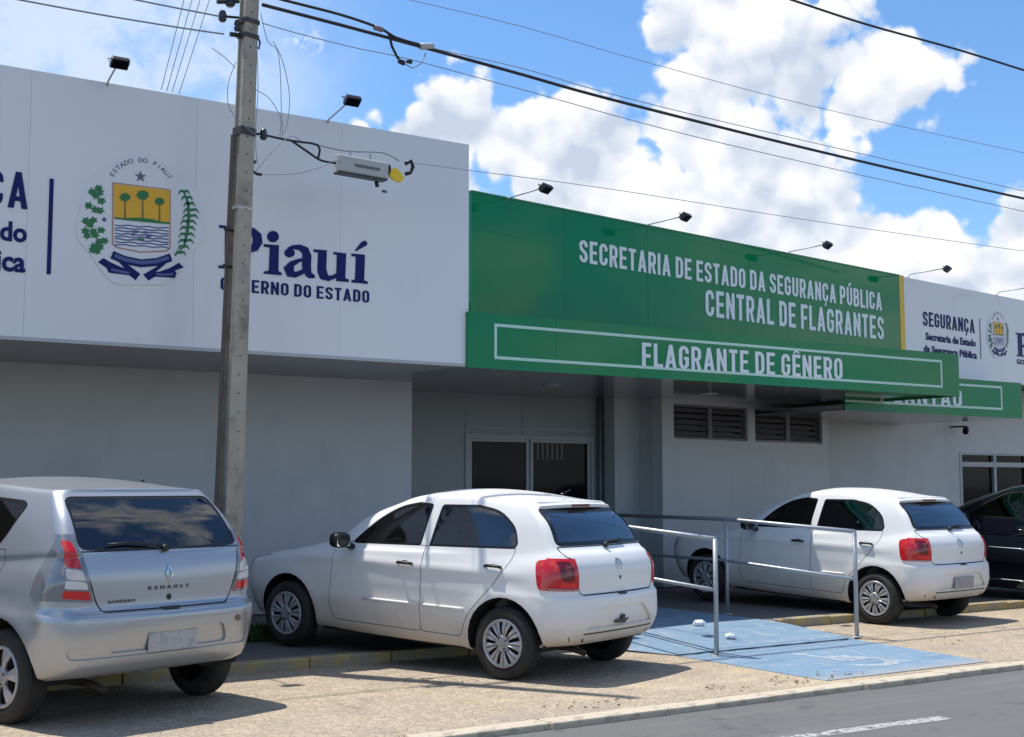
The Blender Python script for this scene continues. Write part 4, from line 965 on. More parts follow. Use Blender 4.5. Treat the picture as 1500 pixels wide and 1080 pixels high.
# the cable joint hanging from the thick cable
cj = thing('cable_joint', 'tangled cable joint with small clamps hanging under the thick cable', 'cable joint', tuple(PF.px(600, 80)))
o0 = PF.px(600, 80); rj = lambda x, y: PF.px(x, y)-o0
MB().tube([rj(570, 50), rj(574, 68), rj(582, 84), rj(590, 92)], 0.013, 6).obj('cable_tail', M_wire, cj, smooth=True)
MB().tube([rj(590, 92), rj(604, 100), rj(616, 94), rj(624, 78)], 0.006, 5).obj('cable_tail', M_wireg, cj, smooth=True)
MB().tube([rj(615, 68), rj(634, 68)], 0.034, 8).obj('clamp', M_boxg, cj, smooth=True)
MB().tube([rj(584, 89), rj(592, 93)], 0.026, 8).obj('clamp', M_black, cj, smooth=True); MB().tube([rj(596, 90), rj(603, 91)], 0.020, 8).obj('clamp', M_black, cj, smooth=True)
MB().tube([rj(548, 40), rj(560, 44)], 0.026, 8).obj('clamp', mat('clamp_pink', (0.25,0.16,0.17), 0.6), cj, smooth=True)
# splice box with yellow tag
c_ = PP.px(529, 246); A = PP.px(493, 243); B = PP.px(566, 256); ln = (B-A)
sb = thing('splice_box', 'grey cable splice box with yellow tag hanging before the white board', 'splice box', tuple(c_))
dd = ln.normalized(); nn = Vector((0,-1,0)); nn = (nn-dd*nn.dot(dd)).normalized(); uu = nn.cross(dd); uu = -uu if uu.z < 0 else uu
Mb = Matrix((( dd.x, nn.x, uu.x, 0), (dd.y, nn.y, uu.y, 0), (dd.z, nn.z, uu.z, 0), (0,0,0,1)))
hl = ln.length/2
mb = MB(); poly = rounded(-0.055, -0.085, 0.055, 0.085, 0.025, 3)
vs = [Mb@Vector((x, a, b)) for x in (-hl, hl) for a, b in poly]; n = len(poly)
mb.add(vs, [tuple(range(n)), tuple(reversed(range(n, 2*n)))]+[(i, i+n, (i+1) % n+n, (i+1) % n) for i in range(n)])
bx = mb.obj('box', M_boxg, sb, bevel=0.006)
MB().box((-hl*0.35, 0.056, -0.015), (hl*0.65, 0.060, 0.012), Mb).obj('label_plate', mat('label_dark', (0.14,0.14,0.15), 0.5), bx)
MB().box((-hl*0.98, -0.06, -0.092), (hl*0.98, 0.06, -0.082), Mb).obj('base_rail', M_black, sb)
for q in (-.45, .35): MB().tube([Mb@Vector((hl*q, 0, 0.08)), Mb@Vector((hl*q, 0, 0.15))], 0.010, 6).obj('hanger', M_galv, sb)
MB().tube([Mb@Vector((hl, 0, 0.03)), Mb@Vector((hl+0.03, 0, 0.03))], 0.05, 10).obj('gland', M_black, sb, smooth=True)
yt = [(0.05,0.035),(0.12,0.06),(0.17,0.02),(0.21,-0.03),(0.17,-0.075),(0.09,-0.06),(0.05,-0.03)]
MB().prism(yt, lambda a, b, h: Mb@Vector((hl+a-0.01, -0.02+h, b)), 0.03).obj('yellow_tag', M_tagy, sb)
MB().tube([PP.px(553, 274)-c_, PP.px(551, 266)-c_], 0.02, 8).obj('clamp', M_black, sb, smooth=True); MB().tube([PP.px(560, 280)-c_, PP.px(566, 281)-c_], 0.014, 8).obj('clamp', MATS['label_dark'], sb, smooth=True)
q_ = [PP.px(594, 240), PP.px(602, 236), PP.px(605, 245), PP.px(601, 253), PP.px(594, 255)]
hk = MB().tube(q_, 0.02, 8).obj('cable_hook', M_black, None, smooth=True); tag(hk, 'black curved cable hook right of the yellow tag', 'hook')

# ================================================================= HANDRAILS
def ramp_z(v): 
    for (a, za), (b, zb) in zip(prof, prof[1:]):
        if a <= v <= b: return za+(zb-za)*(v-a)/(b-a)
    return prof[-1][1] if v > prof[-1][0] else 0.0
def handrail(x, posts, label, top, low):
    t = thing('handrail', label, 'handrail', (x, posts[0], 0), 0, 'galvanised handrails beside the blue ramp')
    for v in posts:
        zt = [z for (a, z) in top if a <= v+1e-6][-1] if v != posts[0] else top[0][1]
        for (a, za), (b, zb) in zip(top, top[1:]):
            if a <= v <= b: zt = za+(zb-za)*(v-a)/(b-a)
        MB().tube([(0, v-posts[0], ramp_z(v)-0.02), (0, v-posts[0], zt)], 0.022, 12).obj('post', M_galv, t, smooth=True)
        MB().lathe([(0.001, 0.008),(0.055,0.008),(0.06,0.0)], Matrix.Translation((0, v-posts[0], ramp_z(v)+0.001)), 14).obj('base_plate', M_galv, t)
    MB().tube([(0, v-posts[0], z) for v, z in top], 0.022, 12).obj('rail', M_galv, t, smooth=True)
    MB().tube([(0, v-posts[0], z) for v, z in low], 0.018, 12).obj('rail', M_galv, t, smooth=True)
    return t
handrail(8.22, [8.96, 11.2, 13.4], 'handrail nearest the first white hatchback, left side of the blue ramp', [(8.96,1.065),(10.4,1.15),(13.4,1.17)], [(8.96,0.60),(10.4,0.68),(13.4,0.70)])
handrail(10.36, [9.2, 11.1, 13.4], 'handrail on the right of the blue ramp beside the second white hatchback', [(9.2,1.085),(11.1,1.17),(13.4,1.18)], [(9.2,0.60),(11.1,0.70),(13.4,0.71)])

# litter on the ramp
def litter(px, py, sc, label, seed):
    v = ground(px, py, 0.10); rn = random.Random(seed); bm = bmesh.new(); bmesh.ops.create_icosphere(bm, subdivisions=3, radius=sc)
    for q in bm.verts: q.co *= 0.75+0.5*rn.random() if rn.random() < .35 else 1.0; q.co.z *= 0.62; q.co.x *= 1.2
    me = bpy.data.meshes.new('crumpled_bag'); bm.to_mesh(me); bm.free(); me.materials.append(M_litter)
    o = bpy.data.objects.new('crumpled_bag', me); COL.objects.link(o); o.location = (v.x, v.y, ramp_z(v.y)+sc*0.55); tag(o, label, 'litter', 'crumpled white litter on the ramp')
litter(1024, 916, 0.055, 'crumpled white bag on the ramp, the farther and taller one', 1); litter(1070, 928, 0.048, 'crumpled white bag on the ramp, nearer the front post', 2)
# small black camera under the far marquee
pcam = PR.px(1394, 630, 0.3)
sc_ = thing('security_camera', 'small black security camera under the far marquee, above the dark sedan', 'camera', tuple(pcam))
MB().box((-0.03, 0.0, 0.04), (0.03, 0.30, 0.07)).obj('bracket', M_black, sc_)
MB().tube([(-0.10, -0.08, -0.05), (0.06, 0.03, 0.02)], 0.055, 10).obj('housing', M_black, sc_, smooth=True); MB().tube([(-0.115, -0.09, -0.057), (-0.10, -0.08, -0.05)], 0.04, 10).obj('lens', M_dglass, sc_)

# grass tufts at the kerb by the first hatchback's front wheel
def grass_patch(name, cx, cy, rx, ry, z, n, h, label, seed):
    rn = random.Random(seed); mb = MB()
    for i in range(n):
        a = rn.random()*6.283; q = math.sqrt(rn.random()); x, y = cx+rx*q*math.cos(a), cy+ry*q*math.sin(a); hh = h*rn.uniform(.4, 1); th = rn.random()*6.283; w = rn.uniform(.004, .010)
        dx, dy = math.cos(th)*w, math.sin(th)*w; lx, ly = rn.uniform(-.5, .5)*hh, rn.uniform(-.5, .5)*hh
        mb.add([(x-dx, y-dy, z-.01), (x+dx, y+dy, z-.01), (x+dx*.7+lx*.4, y+dy*.7+ly*.4, z+hh*.6), (x-dx*.7+lx*.4, y-dy*.7+ly*.4, z+hh*.6), (x+lx, y+ly, z+hh)], [(0,1,2,3), (3,2,4)])
    o = mb.obj(name, M_grass); o['kind'] = 'stuff'; o['label'] = label; o['category'] = 'grass'; return o
gp = ground(385, 935, 0.09)
grass_patch('grass', gp.x, gp.y, 0.55, 0.28, 0.09, 1800, 0.16, 'dark grass tuft growing on the kerb between the silver car and the first white hatchback', 5)
# weeds in the joint between street edge and parking stones
rn = random.Random(11); mb = MB()
for i in range(900):
    x = rn.choice([4.2, 4.9, 6.6, 7.2, 7.6, 8.9, 9.6, 10.4, 11.6])+rn.gauss(0, .22); y = V_LOT+rn.gauss(0, .012); h = rn.uniform(.001, .010); a = rn.random()*6.28; w = .004
    mb.add([(x-math.cos(a)*w, y-math.sin(a)*w, 0), (x+math.cos(a)*w, y+math.sin(a)*w, 0), (x+rn.uniform(-.01,.01), y+rn.uniform(-.01,.01), h+.01)], [(0,1,2)])
o = mb.obj('weeds', mat('dry_weeds', (0.12,0.10,0.05), 0.8)); o['kind'] = 'stuff'; o['label'] = 'low dry weeds and grit in the joint along the street edge'; o['category'] = 'weeds'

mb = MB(); rn = random.Random(21)
for i in range(80):
    px, py = rn.choice([(1135, 1000), (1165, 998), (1060, 1010), (1215, 992), (905, 1030), (850, 1038), (640, 1000), (1390, 940)]); c = ground(px+rn.gauss(0, 22), py+rn.gauss(0, 3)); a = rn.random()*6.28; l, w = rn.uniform(.008, .022), rn.uniform(.004, .009)
    d = Vector((math.cos(a), math.sin(a), 0)); e = Vector((-d.y, d.x, 0)); z = Vector((0, 0, .007+rn.random()*.01))
    if c.y < V_EDGE+.2: c.y = V_EDGE+.2+rn.random()*.15
    mb.add([c-d*l+z, c-e*w+z*.6, c+d*l+z, c+e*w+z*1.6], [(0,1,2,3)])
o = mb.obj('leaf_litter', mat('dry_leaves', (0.17,0.10,0.05), 0.8, var=0.4, vscale=9)); o['kind'] = 'stuff'; o['label'] = 'scattered dry brown leaf crumbs on the parking stones and ramp edge'; o['category'] = 'leaf litter'
# ================================================================= CARS
def lerp(a, b, t): return a+(b-a)*t
def sst(x): x = max(0.0, min(1.0, x)); return x*x*(3-2*x)
class Body:
    """closed car shell from horizontal rings; each ring is half an outline rear centre -> side -> front centre"""
    NR, NC, NS = 9, 9, 54
    def __init__(s, spec):
        s.spec = spec; rings = [s.ring(k) for k in spec['rings']]
        n = len(rings[0]); rows = []
        sub = spec.get('sub', 6)
        for i in range(len(rings)-1):
            p0 = rings[max(0, i-1)]; p1 = rings[i]; p2 = rings[i+1]; p3 = rings[min(len(rings)-1, i+2)]
            if spec['rings'][i].get('crease'): p0 = [a*2-b for a, b in zip(p1, p2)]
            if spec['rings'][i+1].get('crease'): p3 = [b*2-a for a, b in zip(p1, p2)]
            ns = spec['rings'][i].get('n', sub)
            for k in range(ns):
                t = k/ns; rows.append([catmull(p0[j], p1[j], p2[j], p3[j], t) for j in range(n)])
        rows.append(rings[-1])
        # roof: shrink towards the centreline with crown
        edge = rings[-1]; crown = spec.get('crown', 0.05); nr = 12
        ymax = max(p.y for p in edge)
        for k in range(1, nr+1):
            q = 1-k/nr; row = []
            xr, xf = edge[0].x, edge[-1].x
            for p in edge:
                f = 1-q*q
                ed = min(1.0, (p.y/ymax) ) if ymax else 1
                lng = max(0.0, min(1.0, (p.x-xr)/0.5))*max(0.0, min(1.0, (xf-p.x)/0.35)); lng = sst(lng)
                row.append(Vector((p.x+(0.0), p.y*q, p.z+crown*f*ed*(0.25+0.75*lng))))
            rows.append(row)
        s.rows = rows; s.n = n
        bm = bmesh.new(); lay = bm.verts.layers.float_vector.new('nrm')
        G = [[None]*(2*n-1) for _ in rows]
        for i, row in enumerate(rows):
            for j, p in enumerate(row):
                p = s.deform(p)
                G[i][n-1-j+0] = None
            for j, p in enumerate(row):
                p = s.deform(p); G[i][j] = bm.verts.new(p)
            # mirrored side stored after: index n .. 2n-2 runs front -> rear
            for j in range(n-2, 0, -1):
                p = s.deform(row[j]); G[i][n-1+(n-1-j)] = bm.verts.new((p.x, -p.y, p.z))
            
        m = 2*n-2
        for i in range(len(rows)-1):
            for j in range(m):
                a, b, c, d = G[i][j], G[i][(j+1) % m], G[i+1][(j+1) % m], G[i+1][j]
                try: bm.faces.new((a, d, c, b))
                except Exception: pass
        bmesh.ops.remove_doubles(bm, verts=bm.verts, dist=0.0006)
        bmesh.ops.recalc_face_normals(bm, faces=bm.faces)
        # make sure normals point outwards
        vol = sum(f.normal.dot(f.calc_center_median()-Vector((1.2, 0, 0.7)))*f.calc_area() for f in bm.faces)
        if vol < 0: bmesh.ops.reverse_faces(bm, faces=bm.faces)
        bm.normal_update()
        for v in bm.verts: v[lay] = v.normal
        s.bm = bm; s.lay = lay
        s.bvh = BVHTree.FromBMesh(bm)
    def ring(s, r):
        xr, xf, w = r['xr'], r['xf'], r['w']; bo, cr = r.get('bow', 0.05), r.get('cr', 0.22); bf, cf = r.get('bowf', 0.10), r.get('cf', 0.35)
        tr, tf = r.get('tr', 0.03), r.get('tf', 0.05); zr, zm, zf = r['z']; xa, xb = r.get('xa', 0.3), r.get('xb', 1.6)
        P = []; wr = w-tr; wf = w-tf
        crx, cfx = r.get('crx', cr), r.get('cfx', cf)
        y1 = wr-cr
        for i in range(s.NR): y = y1*i/s.NR; P.append((xr+bo*(y/max(wr, .01))**2, y))
        bx = xr+bo*(y1/max(wr, .01))**2
        for i in range(s.NC): a = math.pi/2*i/s.NC; P.append((bx+crx*(1-math.cos(a)), y1+cr*math.sin(a)))
        xs, fbx = bx+crx, xf-bf*((wf-cf)/wf)**2
        xe = fbx-cfx; xm = (xs+xe)/2
        for i in range(s.NS+1):
            t = i/s.NS; x = lerp(xs, xe, t); y = w-(tr*((xm-x)/(xm-xs))**2 if x < xm else tf*((x-xm)/(xe-xm))**2.2); P.append((x, y))
        for i in range(1, s.NC+1): a = math.pi/2*i/s.NC; P.append((xe+cfx*math.sin(a), wf-cf+cf*math.cos(a)))
        for i in range(1, s.NR+1): y = (wf-cf)*(1-i/s.NR); P.append((xf-bf*(y/wf)**2, y))
        out = []
        for (x, y) in P:
            z = zm+(zr-zm)*sst((xa-x)/(xa-xr) if xa > xr else 0)+(zf-zm)*sst((x-xb)/max(xf-xb, .01))
            out.append(Vector((x, max(0.0, y), z)))
        return out
    def deform(s, p):
        p = p.copy(); p.z = s.spec['adj'](p.x, p.z)
        for (cx, cz, r) in s.spec['arches']:
            d = math.hypot(p.x-cx, p.z-cz)
            if p.y > 0.4 and d < r+0.14: p.y += s.spec.get('flare', 0.014)*sst(1-(abs(d-r-0.01))/0.12)
        for (z0, dz, amp, x0, x1) in s.spec.get('creases', ()):
            if p.y > 0.5 and x0 < p.x < x1:
                e = sst((p.x-x0)/0.3)*sst((x1-p.x)/0.3); q = (p.z-z0)/dz
                if -1 < q < 1: p.y += amp*e*(1-abs(q)) if q > 0 else amp*e*(1+q*0.6 if q > -1 else 0)
        return p
    # --- cutting
    def cut(s, poly, view, side=None, raw=False):
        """cut the shell along a polygon drawn in the side ('s': x,z) or rear/front ('r','f': y,z) view; return faces inside"""
        bm = s.bm; n = len(poly); ad = s.spec['adj']
        if not raw: poly = [(a, ad(a if view == 's' else (-0.45 if view == 'r' else 1.9), b)) for a, b in poly]
        ia, ib = (0, 2) if view == 's' else (1, 2)
        def ok(f):
            c = f.calc_center_median()
            if view == 's': return c.y*side > 0.30 and abs(f.normal.y) > 0.12
            if view == 'r': return f.normal.x < -0.12 and c.x < s.spec.get('rlim', 0.45)
            return f.normal.x > 0.12 and c.x > s.spec.get('flim', 0.9)
        xs = [p[0] for p in poly]; ys = [p[1] for p in poly]; bx = (min(xs)-.02, max(xs)+.02, min(ys)-.02, max(ys)+.02)
        def inbox(f, b):
            a0 = min(v.co[ia] for v in f.verts); a1 = max(v.co[ia] for v in f.verts); c0 = min(v.co[ib] for v in f.verts); c1 = max(v.co[ib] for v in f.verts)
            return not (a1 < b[0] or a0 > b[1] or c1 < b[2] or c0 > b[3])
        cand = [f for f in bm.faces if inbox(f, bx) and ok(f)]
        cs = set(cand)
        for i in range(n):
            a, b = poly[i], poly[(i+1) % n]; e = (min(a[0], b[0])-.001, max(a[0], b[0])+.001, min(a[1], b[1])-.001, max(a[1], b[1])+.001)
            fs = [f for f in cs if f.is_valid and inbox(f, e)]
            if not fs: continue
            no = [0, 0, 0]; no[ia] = -(b[1]-a[1]); no[ib] = b[0]-a[0]; co = [0, 0, 0]; co[ia] = a[0]; co[ib] = a[1]
            geom = fs+list({ed for f in fs for ed in f.edges})+list({v for f in fs for v in f.verts})
            res = bmesh.ops.bisect_plane(bm, geom=geom, dist=1e-5, plane_co=co, plane_no=no)
            cs = {f for f in cs if f.is_valid} | {g for g in res['geom'] if isinstance(g, bmesh.types.BMFace)}
        def inside(p):
            c = False; x, y = p; j = n-1
            for i in range(n):
                xi, yi = poly[i]; xj, yj = poly[j]
                if (yi > y) != (yj > y) and x < (xj-xi)*(y-yi)/(yj-yi)+xi: c = not c
                j = i
            return c
        bm.normal_update()
        out = []
        for f in cs:
            if not f.is_valid or not ok(f): continue
            c = f.calc_center_median()
            if inside((c[ia], c[ib])): out.append(f)
        return out
    def take(s, faces, name, m, parent, off=0.0, delete=True, thick=0.0):
        idx = {}; vs = []; nr = []; fs = []
        for f in faces:
            q = []
            for v in f.verts:
                if v not in idx:
                    nn = Vector(v[s.lay]).normalized(); idx[v] = len(vs); vs.append(v.co+nn*off); nr.append(nn)
                q.append(idx[v])
            fs.append(tuple(q))
        if not fs: print('EMPTY PART', name); return None
        nf = len(fs)
        if thick:
            edge_n = {}
            for f in fs:
                for a, b in zip(f, f[1:]+f[:1]): edge_n[(a, b)] = 1
            m0 = len(vs); vs += [v-n_*thick for v, n_ in zip(vs[:m0], nr[:m0])]; 
            rim = [(a, b) for (a, b) in edge_n if (b, a) not in edge_n]
            k = len(vs)
            nr2 = list(nr)+[-q for q in nr]
            for a, b in rim:
                fs.append((b, a, a+m0, b+m0))
            nr = nr2
        me = bpy.data.meshes.new(name); me.from_pydata(vs, [], fs); me.update(); me.materials.append(m)
        me.polygons.foreach_set('use_smooth', [i < nf for i in range(len(fs))])
        try:
            ln = []
            for p in me.polygons:
                for vi in p.vertices: ln.append(tuple(nr[vi]) if p.index < nf else tuple(p.normal))
            me.normals_split_custom_set(ln)
        except Exception as e: print('nrm', e)
        o = bpy.data.objects.new(name, me); COL.objects.link(o); o.parent = parent
        if delete: bmesh.ops.delete(s.bm, geom=[f for f in faces if f.is_valid], context='FACES')
        return o
def inset(poly, d):
    n = len(poly); ar = sum(poly[i][0]*poly[(i+1) % n][1]-poly[(i+1) % n][0]*poly[i][1] for i in range(n)); sg = 1 if ar > 0 else -1
    out = []
    for i in range(n):
        p0, p1, p2 = poly[i-1], poly[i], poly[(i+1) % n]
        d1 = (p1[0]-p0[0], p1[1]-p0[1]); d2 = (p2[0]-p1[0], p2[1]-p1[1]); l1 = math.hypot(*d1) or 1; l2 = math.hypot(*d2) or 1
        n1 = (-d1[1]/l1*sg, d1[0]/l1*sg); n2 = (-d2[1]/l2*sg, d2[0]/l2*sg); bx, by = n1[0]+n2[0], n1[1]+n2[1]; k = max(0.35, (n1[0]*n2[0]+n1[1]*n2[1]+1)/2)*2
        out.append((p1[0]+bx/k*d, p1[1]+by/k*d))
    return out
def soften(poly, r=0.03, n=3, corners=None):
    out = []; m = len(poly)
    for i in range(m):
        p0, p1, p2 = poly[i-1], poly[i], poly[(i+1) % m]
        rr = r if corners is None else corners.get(i, 0)
        l1 = math.hypot(p0[0]-p1[0], p0[1]-p1[1]); l2 = math.hypot(p2[0]-p1[0], p2[1]-p1[1])
        if rr <= 0 or l1 < 1e-4 or l2 < 1e-4: out.append(p1); continue
        q = min(rr, l1*.45, l2*.45); a = (p1[0]+(p0[0]-p1[0])/l1*q, p1[1]+(p0[1]-p1[1])/l1*q); b = (p1[0]+(p2[0]-p1[0])/l2*q, p1[1]+(p2[1]-p1[1])/l2*q)
        for k in range(n+1):
            t = k/n; out.append(((1-t)**2*a[0]+2*t*(1-t)*p1[0]+t*t*b[0], (1-t)**2*a[1]+2*t*(1-t)*p1[1]+t*t*b[1]))
    return out

M_glassd = glass('tinted_glass', (0.10, 0.15, 0.15), 0.0, 0.08); M_glassg = glass('green_tint_glass', (0.60, 0.80, 0.76), 0.0, 0.12); M_glassk = glass('dark_rear_glass', (0.07, 0.09, 0.10), 0.0, 0.03); M_glasss = glass('side_green_glass', (0.55, 0.76, 0.72), 0.0, 0.05); M_glassb = glass('smoked_glass', (0.03, 0.035, 0.04)); M_glassc = glass('clear_lens', (0.8, 0.8, 0.8), 0.05)
M_seal = mat('window_seal', (0.01, 0.01, 0.011), 0.25); M_seam = mat('panel_gap', (0.05, 0.05, 0.05), 0.8)
M_red = mat('tail_red', (0.55, 0.008, 0.008), 0.12, coat=0.8); M_dred = mat('tail_dark_red', (0.16, 0.004, 0.010), 0.12, coat=0.8); M_amber = mat('tail_clear', (0.62, 0.55, 0.50), 0.15, coat=0.8)
mat('tail_bright_red', (0.75,0.02,0.02), 0.1, coat=0.8); M_chrome = mat('chrome', (0.65, 0.65, 0.67), 0.12, metal=1.0); M_plate = mat('plate_grey', (0.33, 0.34, 0.36), 0.4, stain=(0.12,0.12,0.13), stain_scale=22, stain_amt=0.7)
M_tyre = mat('tyre', (0.02, 0.019, 0.018), 0.8, var=0.25, vscale=14, stain=(0.07,0.06,0.05), stain_scale=6, stain_amt=0.5)
M_hub = mat('hubcap_silver', (0.42, 0.42, 0.43), 0.35, metal=0.35, var=0.1, vscale=12, stain=(0.22,0.19,0.16), stain_scale=9, stain_amt=0.5)
M_hubd = mat('hubcap_black', (0.012, 0.012, 0.012), 0.7); M_under = mat('underbody', (0.008, 0.008, 0.008), 0.9, var=0.3, vscale=6)  # wheel backing disc, tread grooves and bolts share one near-black
M_seat = mat('seat_cloth', (0.13, 0.135, 0.15), 0.9, var=0.2, vscale=20); M_trim = mat('interior_trim', (0.20, 0.20, 0.21), 0.8)

def wheel(parent, x, y, zc, r, wdt, rim_r, nsp, side, style='cap'):
    w = bpy.data.objects.new('wheel', None); COL.objects.link(w); w.parent = parent; w.location = (x, y, zc); w.empty_display_size = 0.1
    M = Matrix.Rotation(R(-90*side), 4, 'X')            # local +z -> outward (side*y)
    h = wdt/2; rr = rim_r
    prof = [(rr-0.01, -h), (r-0.045, -h), (r-0.012, -h+0.02), (r, -h+0.045), (r, h-0.045), (r-0.012, h-0.018), (r-0.03, h-0.004), (r-0.06, h+0.004), (rr+0.018, h+0.001), (rr, h-0.008), (rr-0.004, h-0.03)]
    t = MB().lathe(prof, M, 48).obj('tyre', M_tyre, w, smooth=True)
    grv = MB()
    for gy in (-0.045, 0.0, 0.045): grv.lathe([(r+0.0008, gy-0.005), (r+0.0008, gy+0.005)], M, 48)
    grv.obj('tread_groove', M_hubd, t)
    bk = MB().lathe([(0.001, h-0.075), (rr-0.01, h-0.070), (rr-0.004, h-0.03)], M, 32).obj('brake_disc', M_hubd, w, smooth=True)
    rim = MB()
    rim.lathe([(rr-0.004, h-0.03), (rr-0.002, h-0.002), (rr-0.012, h+0.004), (rr-0.026, h-0.004), (rr-0.030, h-0.022)], M, 48)
    rim.obj('rim', M_hub, w, smooth=True)
    hc = MB()
    def P3(ra, a, hh): return M@Vector((ra*math.cos(a), ra*math.sin(a), hh))
    for k in range(nsp):
        a0 = 2*math.pi*k/nsp; da = math.pi/nsp
        for sgn in ((-1, 1) if style == 'cap' else (0,)):
            if style == 'cap': c1, c2, w1, w2 = a0+sgn*da*0.34, a0+sgn*da*0.40, da*0.26, da*0.33
            else: c1, c2, w1, w2 = a0, a0, da*0.55, da*0.52
            ri, ro = 0.055, rr-0.016; h1, h2, hm = h-0.004, h-0.006, h+0.006
            vs = [P3(ri, c1-w1, h1), P3(ri, c1+w1, h1), P3(ro*.6, (c1+c2)/2+w2*.9, hm-.004), P3(ro, c2+w2, h2), P3(ro, c2-w2, h2), P3(ro*.6, (c1+c2)/2-w2*.9, hm-.004), P3(ri, c1, h1+.006), P3(ro*.6, (c1+c2)/2, hm+.002), P3(ro, c2, h2+.004)]
            vb = [v-(M.to_3x3()@Vector((0,0,0.012))) for v in vs[:6]]
            hc.add(vs+vb, [(0,6,7,5),(6,1,2,7),(5,7,8,4),(7,2,3,8),(1,10,11,2)[:4],(0,5,14,9),(5,4,13,14),(2,11,12,3)] if False else [(0,6,7,5)[::-1],(6,1,2,7)[::-1],(5,7,8,4)[::-1],(7,2,3,8)[::-1],(1,10,11,2),(2,11,12,3),(0,5,14,9),(5,4,13,14)])
    hub = hc.obj('hubcap', M_hub, w)
    MB().lathe([(0.066, h-0.02), (0.066, h+0.0), (0.050, h+0.008), (0.030, h+0.004), (0.001, h+0.006)], M, 24).obj('hub_centre', M_hub, w, smooth=True)
    for k in range(4):
        a = math.pi/4+k*math.pi/2; MB().lathe([(0.0085, 0.0), (0.0085, 0.004), (0.001, 0.005)], Matrix.Translation(P3(0.050, a, h+0.006))@M, 8).obj('wheel_bolt', M_hubd, w)
    if side > 0: 
        MB().tube([P3(rr-0.05, 1.0, h), P3(rr-0.035, 1.0, h+0.02)], 0.004, 5).obj('valve', M_black, w)
    w.rotation_euler = (0, random.uniform(0, 6), 0)
    return w

def seats(root, cfg):
    for (x, y, w) in cfg['seats']:
        sb = bpy.data.objects.new('seat', None); COL.objects.link(sb); sb.parent = root; sb.location = (x, y, 0.30)
        mb = MB(); mb.box((-0.25, -w, 0.0), (0.27, w, 0.20)); mb.obj('seat_base', M_seat, sb, bevel=0.05)
        mb = MB(); mb.box((-0.08, -w, 0.15), (0.06, w, 0.66), Matrix.Rotation(R(-12), 4, 'Y')); mb.obj('backrest', M_seat, sb, bevel=0.05)
        for yy in ((0,) if w < .3 else (-w*.6, w*.6)):
            mb = MB(); mb.box((-0.05, yy-0.12, 0.68), (0.04, yy+0.12, 0.83), Matrix.Rotation(R(-12), 4, 'Y')); mb.obj('headrest', M_seat, sb, bevel=0.04)
    mb = MB(); mb.box(cfg['dash'][0], cfg['dash'][1]); mb.obj('dashboard', M_trim, root, bevel=0.05)
    MB().lathe([(0.175, -.012), (0.19, 0), (0.175, .012), (0.16, 0), (0.175, -.012)], Matrix.Translation(cfg['wheel'])@Matrix.Rotation(R(68), 4, 'Y'), 24).obj('steering_wheel', M_trim, root, smooth=True)
    if cfg.get('shelf'): MB().box(*cfg['shelf']).obj('parcel_shelf', M_trim, root)

def mark_ring(mb, c, ra, rb, fm, n=20):
    for i in range(n):
        a, b = 2*math.pi*i/n, 2*math.pi*(i+1)/n
        mb.prism([(c[0]+ra*math.cos(a), c[1]+ra*math.sin(a)), (c[0]+rb*math.cos(a), c[1]+rb*math.sin(a)), (c[0]+rb*math.cos(b), c[1]+rb*math.sin(b)), (c[0]+ra*math.cos(b), c[1]+ra*math.sin(b))], fm, 0.004)

def on_body(body, view, a, b, off=0.003):
    b = body.spec['adj'](-0.45 if view == 'r' else a, b)
    if view == 'r': o, d = Vector((-4, a, b)), Vector((1, 0, 0))
    elif view == 'l': o, d = Vector((a, 4, b)), Vector((0, -1, 0))
    else: o, d = Vector((a, -4, b)), Vector((0, 1, 0))
    loc, nn, _, _ = body.bvh.ray_cast(o, d)
    if loc is None: return Vector((a if view != 'r' else -.6, 0, b)), Vector((-1, 0, 0))
    if nn.dot(d) > 0: nn = -nn
    return loc+nn*off, nn

